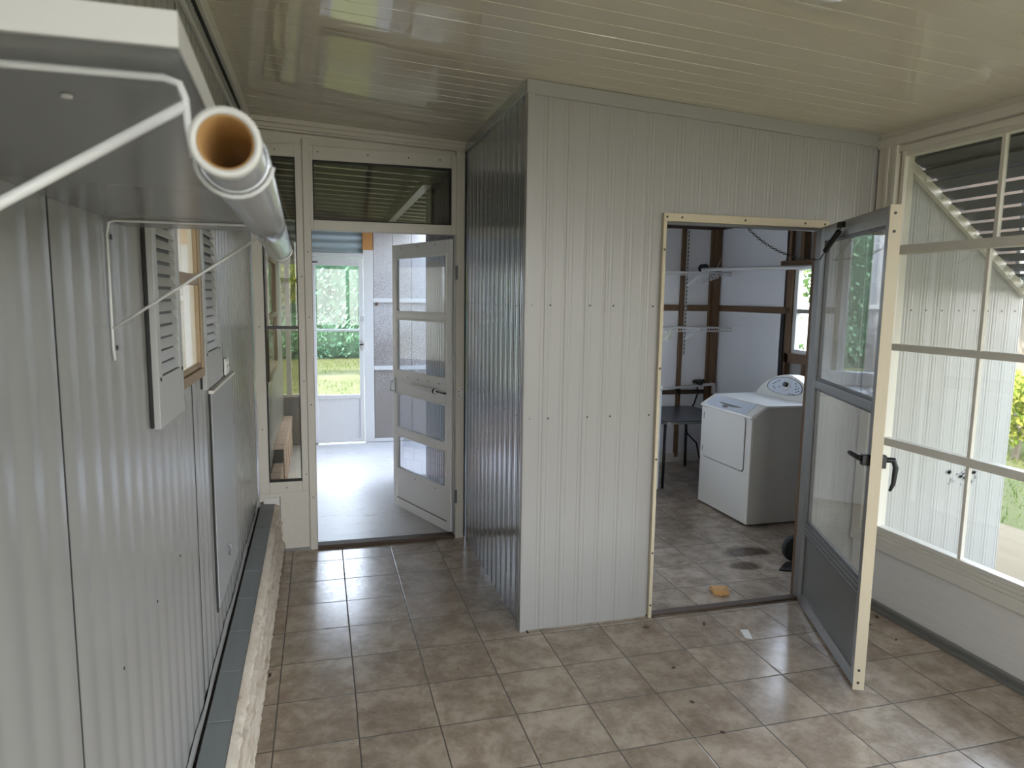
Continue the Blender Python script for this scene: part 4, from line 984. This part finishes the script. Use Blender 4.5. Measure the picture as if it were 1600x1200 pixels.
# ------------------------------------------------------------------ window wall on the right and the rear
kw = bx(XR+.006, XR+.09, YN, YF-.012, -.1, .34).build('wall_kneewall_right', 'offwhite'); tag(kw, 'low cream kneewall under the row of tall porch windows', 'wall', kind=S)
tag(bx(XR-.018, XR+.012, YN, YF-.012, 0, .045).box(XR-.03, XR-.01, YN, YF-.02, 0, .02).build('baseboard_right', 'alu', bevel=.003), 'grey metal base channel along the cream kneewall', 'baseboard', kind=S)
tag(bx(XR-.02, XR+.09, YN, YF-.012, .335, .39).box(XR-.012, XR+.09, YN, YF-.012, .39, .41).box(XR-.005, XR+.09, YN, YF-.012, .41, .428).build('trim_16', 'almond', bevel=.003), 'stepped cream sill under the porch windows', 'trim', kind=S)
hb = MB()
for h0, h1, dxx in ((2.395, 2.425, -.012), (2.425, 2.432, -.004), (2.432, 2.475, -.03), (2.475, 2.515, -.016)): hb.box(XR+dxx, XR+.09, YN, YF-.012, h0, h1)
tag(hb.build('trim_17', 'almond', bevel=.002), 'grooved cream header along the top of the porch windows', 'trim', kind=S)
cpst = MB()
for a_, b_, dxx in ((YF-.06, YF-.012, -.014), (YF-.085, YF-.062, -.02), (YF-.11, YF-.087, -.014), (YF-.135, YF-.112, -.02)): cpst.box(XR+dxx, XR+.08, a_, b_, .40, 2.44)
tag(cpst.build('trim_18', 'almond', bevel=.002), 'fluted cream corner post where the windows meet the front wall', 'trim', kind=S)
edges = [YF-.137-1.06*i for i in range(5)]
edges[-1] = YN
labels = ['first tall porch window, beside the fluted corner post', 'second tall porch window along the kneewall', 'third tall porch window along the kneewall', 'last tall porch window along the kneewall']
for i in range(4):
    b_, a_ = edges[i]-.012, edges[i+1]+.012
    wn_ = thing('window_%d' % (7+i), labels[i], 'window', (XR+.03, (a_+b_)/2, .43), kind=S)
    m = MB(); wd = .038
    m.box(XR, XR+.06, a_-.02, a_+wd, .428, 2.40).box(XR, XR+.06, b_-wd*.6, b_, .428, 2.40).box(XR+.004, XR+.056, a_, b_, .428, .45).box(XR+.004, XR+.056, a_, b_, 2.372, 2.40)
    m.build('window_frame', 'almond', wn_, bevel=.002)
    m = MB().box(XR-.006, XR+.05, a_+wd, b_-.02, 1.885, 1.93).box(XR-.002, XR+.045, a_+wd, b_-.02, 1.395, 1.428).box(XR-.004, XR+.045, a_+wd, b_-.02, .895, .935)
    m.build('cross_rail', 'almond', wn_, bevel=.002)
    mid = (a_+b_)/2-.0
    mu = -1.838 if i == 0 else mid
    m = MB().box(XR+.008, XR+.03, mu-.032, mu-.012, 1.93, 2.372).box(XR+.01, XR+.03, mu-.006, mu+.012, .45, 1.885)
    m.build('muntin', 'alu' if False else 'almond', wn_, bevel=.002)
    for z0_, z1_, xx in ((1.93, 2.372, .02), (1.428, 1.885, .02), (.935, 1.395, .024), (.45, .895, .018)):
        bx(XR+xx, XR+xx+.003, a_+wd, b_-.02, z0_, z1_).build('pane', 'glass_dusty' if z0_ > 1 else 'glass', wn_)
# rear end wall with open screened bays
rw = bx(XL, XR+.09, YN-.09, YN, 0, .45).box(XL, XR+.09, YN-.09, YN, 2.42, 2.80)
for x in (XL, .85, 1.95, XR): rw.box(x-.03, x+.05, YN-.09, YN, .45, 2.42)
tag(rw.build('wall_rear', 'offwhite'), 'low porch end wall with open bays behind the viewer', 'wall', kind=S)

# louvred awning outside the windows
aw = thing('awning', 'dark louvred aluminium awning sloping down outside the porch windows', 'awning', (3.14, -3.2, 2.45))
A0 = Vector((3.16, 0, 2.455)); A1 = Vector((4.15, 0, 1.715)); sd2 = (A1-A0); LL = sd2.length; sdn = sd2.normalized(); nrm = Vector((sdn.z, 0, -sdn.x))*-1
ns = 14
for i in range(ns):
    p = A0+sd2*((i+.06)/ns); q = p+sdn*(LL/ns*.90)
    lift = nrm*.0
    m = MB(); P = []
    for y in (-5.6, YF-.03):
        for v in (p-nrm*.012, p-nrm*.009, q+nrm*.016, q+nrm*.013, q+nrm*.006+sdn*.004, q+nrm*.004): P.append((v.x, y, v.z))
    n6 = 6
    m.add(P, [tuple(range(n6))[::-1], tuple(range(n6, 12))]+[(k, (k+1) % n6, n6+(k+1) % n6, n6+k) for k in range(n6)])
    m.build('slat', 'awning', aw)
for y in (YF-.02, -3.3, -5.6):
    MB().bar((A0+nrm*-.03)+Vector((0, y, 0)), (A1-nrm*.03)+Vector((0, y, 0)), .03, .045).build('rafter', 'almond' if y > -2 else 'awning', aw)
MB().hexa([(3.06, -5.6, 2.515), (3.43, -5.6, 2.295), (3.43, YF-.02, 2.295), (3.06, YF-.02, 2.515), (3.06, -5.6, 2.525), (3.43, -5.6, 2.305), (3.43, YF-.02, 2.305), (3.06, YF-.02, 2.525)]).build('flashing', 'awning', aw)
MB().bar((3.10, -5.6, 2.47), (3.10, YF-.02, 2.47), .03, .06).build('wall_rail', 'almond', aw)
for i in range(8):
    v = A0+sd2*((i+.5)/8)-nrm*.03; MB().tube([(v.x, YF-.036, v.z), (v.x, YF-.042, v.z)], .006, 6).build('screw', 'white', aw)

# ------------------------------------------------------------------ outdoors
gm = MB(); n = 60; V = []
for i in range(n+1):
    for j in range(n+1):
        x = -40+90*i/n; y = -30+70*j/n; r = max(0, math.hypot(max(0, abs(x-1.5)-3.5), max(0, abs(y+1.3)-5.5))-.5)
        V.append((x, y, -.06+.02*noise.noise(Vector((x*.5, y*.5, 0)))*min(1, r)))
gm.add(V, [(i*(n+1)+j, (i+1)*(n+1)+j, (i+1)*(n+1)+j+1, i*(n+1)+j+1) for i in range(n) for j in range(n)])
tag(gm.build('ground', 'lawn', smooth=True), 'sunlit green lawn with sandy bare patches around the porch', 'ground', kind=S)
tag(MB().prism([(4.18, -6), (5.1, -6), (5.25, -2), (5.1, 4), (4.18, 4)], 'z', -.1, -.03).build('path', 'sand'), 'sandy tan path outside along the laundry wall', 'path', kind=S)
def blades(name, regions, label, sd):
    rn = random.Random(sd); m = MB()
    for (x0_, x1_, y0_, y1_, cnt, hh) in regions:
        for _ in range(cnt):
            x = rn.uniform(x0_, x1_); y = rn.uniform(y0_, y1_); a_ = rn.uniform(0, PI); h = hh*rn.uniform(.4, 1.2); w_ = .006+.004*rn.random()
            if noise.noise(Vector((x*.8, y*.8, 7))) > .25: continue
            dx_, dy_ = math.cos(a_)*w_, math.sin(a_)*w_; lx, ly = rn.uniform(-.04, .04), rn.uniform(-.04, .04); z = -.07
            m.add([(x-dx_, y-dy_, z), (x+dx_, y+dy_, z), (x+lx, y+ly, z+h)], [(0, 1, 2)])
    return tag(m.build(name, 'grass'), label, 'grass', kind='stuff')
blades('lawn_grass', [(-2.2, 3.0, 3.9, 8, 5000, .06), (-3, 4, 8, 14.5, 6000, .08)], 'short green grass on the lawn beyond the far exit door', 3)
blades('yard_grass', [(5.3, 9, -3, 4, 6000, .07), (5.2, 8, 4, 8, 1500, .07)], 'patchy green grass outside beyond the sandy path', 4)
def leaves(m, c, rx, ry, rz, cnt, size, rn, shell=.55):
    for _ in range(cnt):
        while True:
            v = Vector((rn.uniform(-1, 1), rn.uniform(-1, 1), rn.uniform(-1, 1)))
            if shell < v.length < 1: break
        p = Vector((c[0]+v.x*rx, c[1]+v.y*ry, c[2]+v.z*rz)); s = size*rn.uniform(.6, 1.3)
        a_ = Vector((rn.gauss(0, 1), rn.gauss(0, 1), rn.gauss(0, 1))).normalized(); b_ = a_.orthogonal().normalized(); cc = a_.cross(b_)
        m.add([p-b_*s, p+cc*s*.45+a_*s*.1, p+b_*s, p-cc*s*.45+a_*s*.1], [(0, 1, 2, 3)])
def lump(m, c, rx, ry, rz, sd=0):
    bm = bmesh.new(); bmesh.ops.create_icosphere(bm, subdivisions=2, radius=1)
    P = []
    for v in bm.verts:
        k = 1+.18*noise.noise(v.co*2+Vector((sd, 0, 0))); P.append((c[0]+v.co.x*rx*k, c[1]+v.co.y*ry*k, c[2]+v.co.z*rz*k))
    m.add(P, [tuple(v.index for v in f_.verts) for f_ in bm.faces]); bm.free()
rn = random.Random(11)
hg = thing('hedge', 'tall dense ivy-green hedge across the lawn behind the far exit door', 'hedge', (0, 15.4, -.06))
m = MB(); lm = MB()
for i in range(9):
    x = -4.5+i*1.1; hh = 2.7+.3*math.sin(i*2.1)
    lump(lm, (x, 15.5, hh*.9), .85, .7, hh*.95, i); leaves(m, (x, 15.5, hh*.92), 1.0, .95, hh*1.05, 2600, .075, rn, .82)
for i in range(17):
    lump(lm, (-4.6+i*.57, 15.35, .5), .6, .6, .75, i*2.3); leaves(m, (-4.6+i*.57, 15.25, .55), .75, .72, .8, 650, .07, rn, .78)
lm.build('inner_growth', 'core', hg, smooth=True); m.build('foliage', 'hedge', hg)
def tree(name, x, y, tr_, h, crowns, mat, label, leafsize=.07, cnt=700, group=None):
    r = thing(name, label, 'tree' if h > .6 else 'shrub', (x, y, -.06), group)
    MB().tube([(x, y, -.1), (x+.05, y, h*.5), (x-.04, y+.05, h)], [tr_*1.25, tr_, tr_*.6], 10).build('trunk', 'bark', r)
    m = MB(); lm = MB()
    for cx, cy, cz, q in crowns:
        leaves(m, (x+cx, y+cy, cz), q, q, q*.8, cnt, leafsize, rn, .35)
    m.build('foliage', mat, r)
tree('garden_tree', -.75, 10.6, .12, 1.9, [(0, 0, 2.1, .6), (.2, .2, 1.75, .4), (-.6, .1, 1.8, .6), (-.1, -.3, 2.7, .6)], 'leaf_y', 'yellow-green garden tree seen through the sidelight window', .07, 900)
tree('yard_tree', 11.0, 4.2, .14, 2.2, [(0, 0, 2.6, 1.2), (.8, .6, 2.2, .9), (-.8, .3, 2.1, .9), (.2, -.6, 3.4, 1.0)], 'leaf_g', 'broad green yard tree nearest the laundry wall outside', .08, 1100)
tree('yard_tree', 12.2, 8.2, .16, 2.4, [(0, 0, 2.9, 1.5), (1.2, .4, 2.4, 1.1), (-1.1, .2, 2.3, 1.1), (0, 0, 4.0, 1.2)], 'leaf_g', 'tall green yard tree standing behind the white fence', .1, 1100)
tree('yard_tree', 13.0, 1.6, .15, 2.2, [(0, 0, 2.7, 1.4), (.9, -.5, 2.2, 1.1), (-.9, -.4, 2.2, 1.0), (0, .2, 3.7, 1.1)], 'leaf_y', 'yellow-green yard tree far out beyond the porch windows', .1, 1100)
tree('garden_shrub', 7.6, 1.5, .03, .5, [(0, 0, .5, .5), (.35, .2, .45, .4), (-.3, .15, .7, .4)], 'leaf_y', 'yellow-green shrub close outside by the end of the laundry wall', .045, 900)
tree('garden_shrub', 9.3, .3, .03, .5, [(0, 0, .55, .6), (.5, -.2, .45, .5), (-.4, .3, .5, .5)], 'leaf_g', 'low green shrub on the lawn outside the first porch window', .05, 900)
tree('garden_shrub', 6.6, 4.5, .03, .8, [(0, 0, .9, .45), (.2, .3, 1.35, .4), (-.2, .1, .6, .45)], 'leaf_g', 'upright green shrub before the white fence outside the laundry window', .045, 800)
fe = thing('fence', 'white board fence seen through the laundry window', 'fence', (8.3, 6.5, -.06))
m = MB()
for i in range(30): m.box(8.28, 8.30, 3.6+i*.205, 3.6+i*.205+.19, -.05, 1.55)
m.build('fence_board', 'fence', fe)
for y in (3.6, 5.6, 7.6, 9.7): bx(8.30, 8.40, y-.05, y+.05, -.1, 1.65).build('post', 'fence', fe)
bx(8.262, 8.28, 3.6, 9.74, .75, .80).build('fence_rail', 'fence', fe)

# ------------------------------------------------------------------ light
wd_ = bpy.data.worlds.new('sky'); scene.world = wd_; wd_.use_nodes = True
nt = wd_.node_tree; nt.nodes.clear()
tc = nt.nodes.new('ShaderNodeTexCoord'); sx = nt.nodes.new('ShaderNodeSeparateXYZ'); nt.links.new(tc.outputs['Generated'], sx.inputs[0])
rp = nt.nodes.new('ShaderNodeValToRGB'); e_ = rp.color_ramp.elements
e_[0].position = .0; e_[0].color = (.98, .97, .97, 1); e_[1].position = .75; e_[1].color = (.50, .66, .95, 1); x_ = e_.new(.25); x_.color = (.85, .92, 1.0, 1)
nt.links.new(sx.outputs[2], rp.inputs[0])
def wm(op, a, b):
    nd = nt.nodes.new('ShaderNodeMath'); nd.operation = op
    for i_, v_ in enumerate((a, b)):
        if isinstance(v_, (int, float)): nd.inputs[i_].default_value = v_
        else: nt.links.new(v_, nd.inputs[i_])
    return nd.outputs[0]
side_ = wm('MAXIMUM', wm('ADD', wm('MULTIPLY', sx.outputs[1], .85), wm('MULTIPLY', sx.outputs[0], .4)), 0.0)
mxw = nt.nodes.new('ShaderNodeMix'); mxw.data_type = 'RGBA'; nt.links.new(wm('MINIMUM', side_, 1.0), mxw.inputs[0]); nt.links.new(rp.outputs[0], mxw.inputs[6]); mxw.inputs[7].default_value = (.80, .90, 1.12, 1)
bk = nt.nodes.new('ShaderNodeBackground'); nt.links.new(mxw.outputs[2], bk.inputs[0]); nt.links.new(wm('ADD', wm('MULTIPLY', side_, 2.2), 1.5), bk.inputs[1])
ow = nt.nodes.new('ShaderNodeOutputWorld'); nt.links.new(bk.outputs[0], ow.inputs[0])
sl_d = bpy.data.lights.new('sun', 'SUN'); so = bpy.data.objects.new('sun', sl_d); COL.objects.link(so)
sl_d.energy = 2.4; sl_d.angle = math.radians(1.5); sl_d.color = (1, .94, .82)
so.rotation_euler = (-Vector((-.75, -.27, .75))).to_track_quat('-Z', 'Y').to_euler()

vs = scene.view_settings; vs.view_transform = 'Standard'; vs.look = 'None'; vs.gamma = 1; vs.use_curve_mapping = False
vs.exposure = 2.53
try:
    cy = scene.cycles; cy.max_bounces = 14; cy.diffuse_bounces = 6; cy.transparent_max_bounces = 24; cy.use_denoising = True
    cy.sample_clamp_indirect = 8; cy.caustics_reflective = False; cy.caustics_refractive = False
except Exception: pass
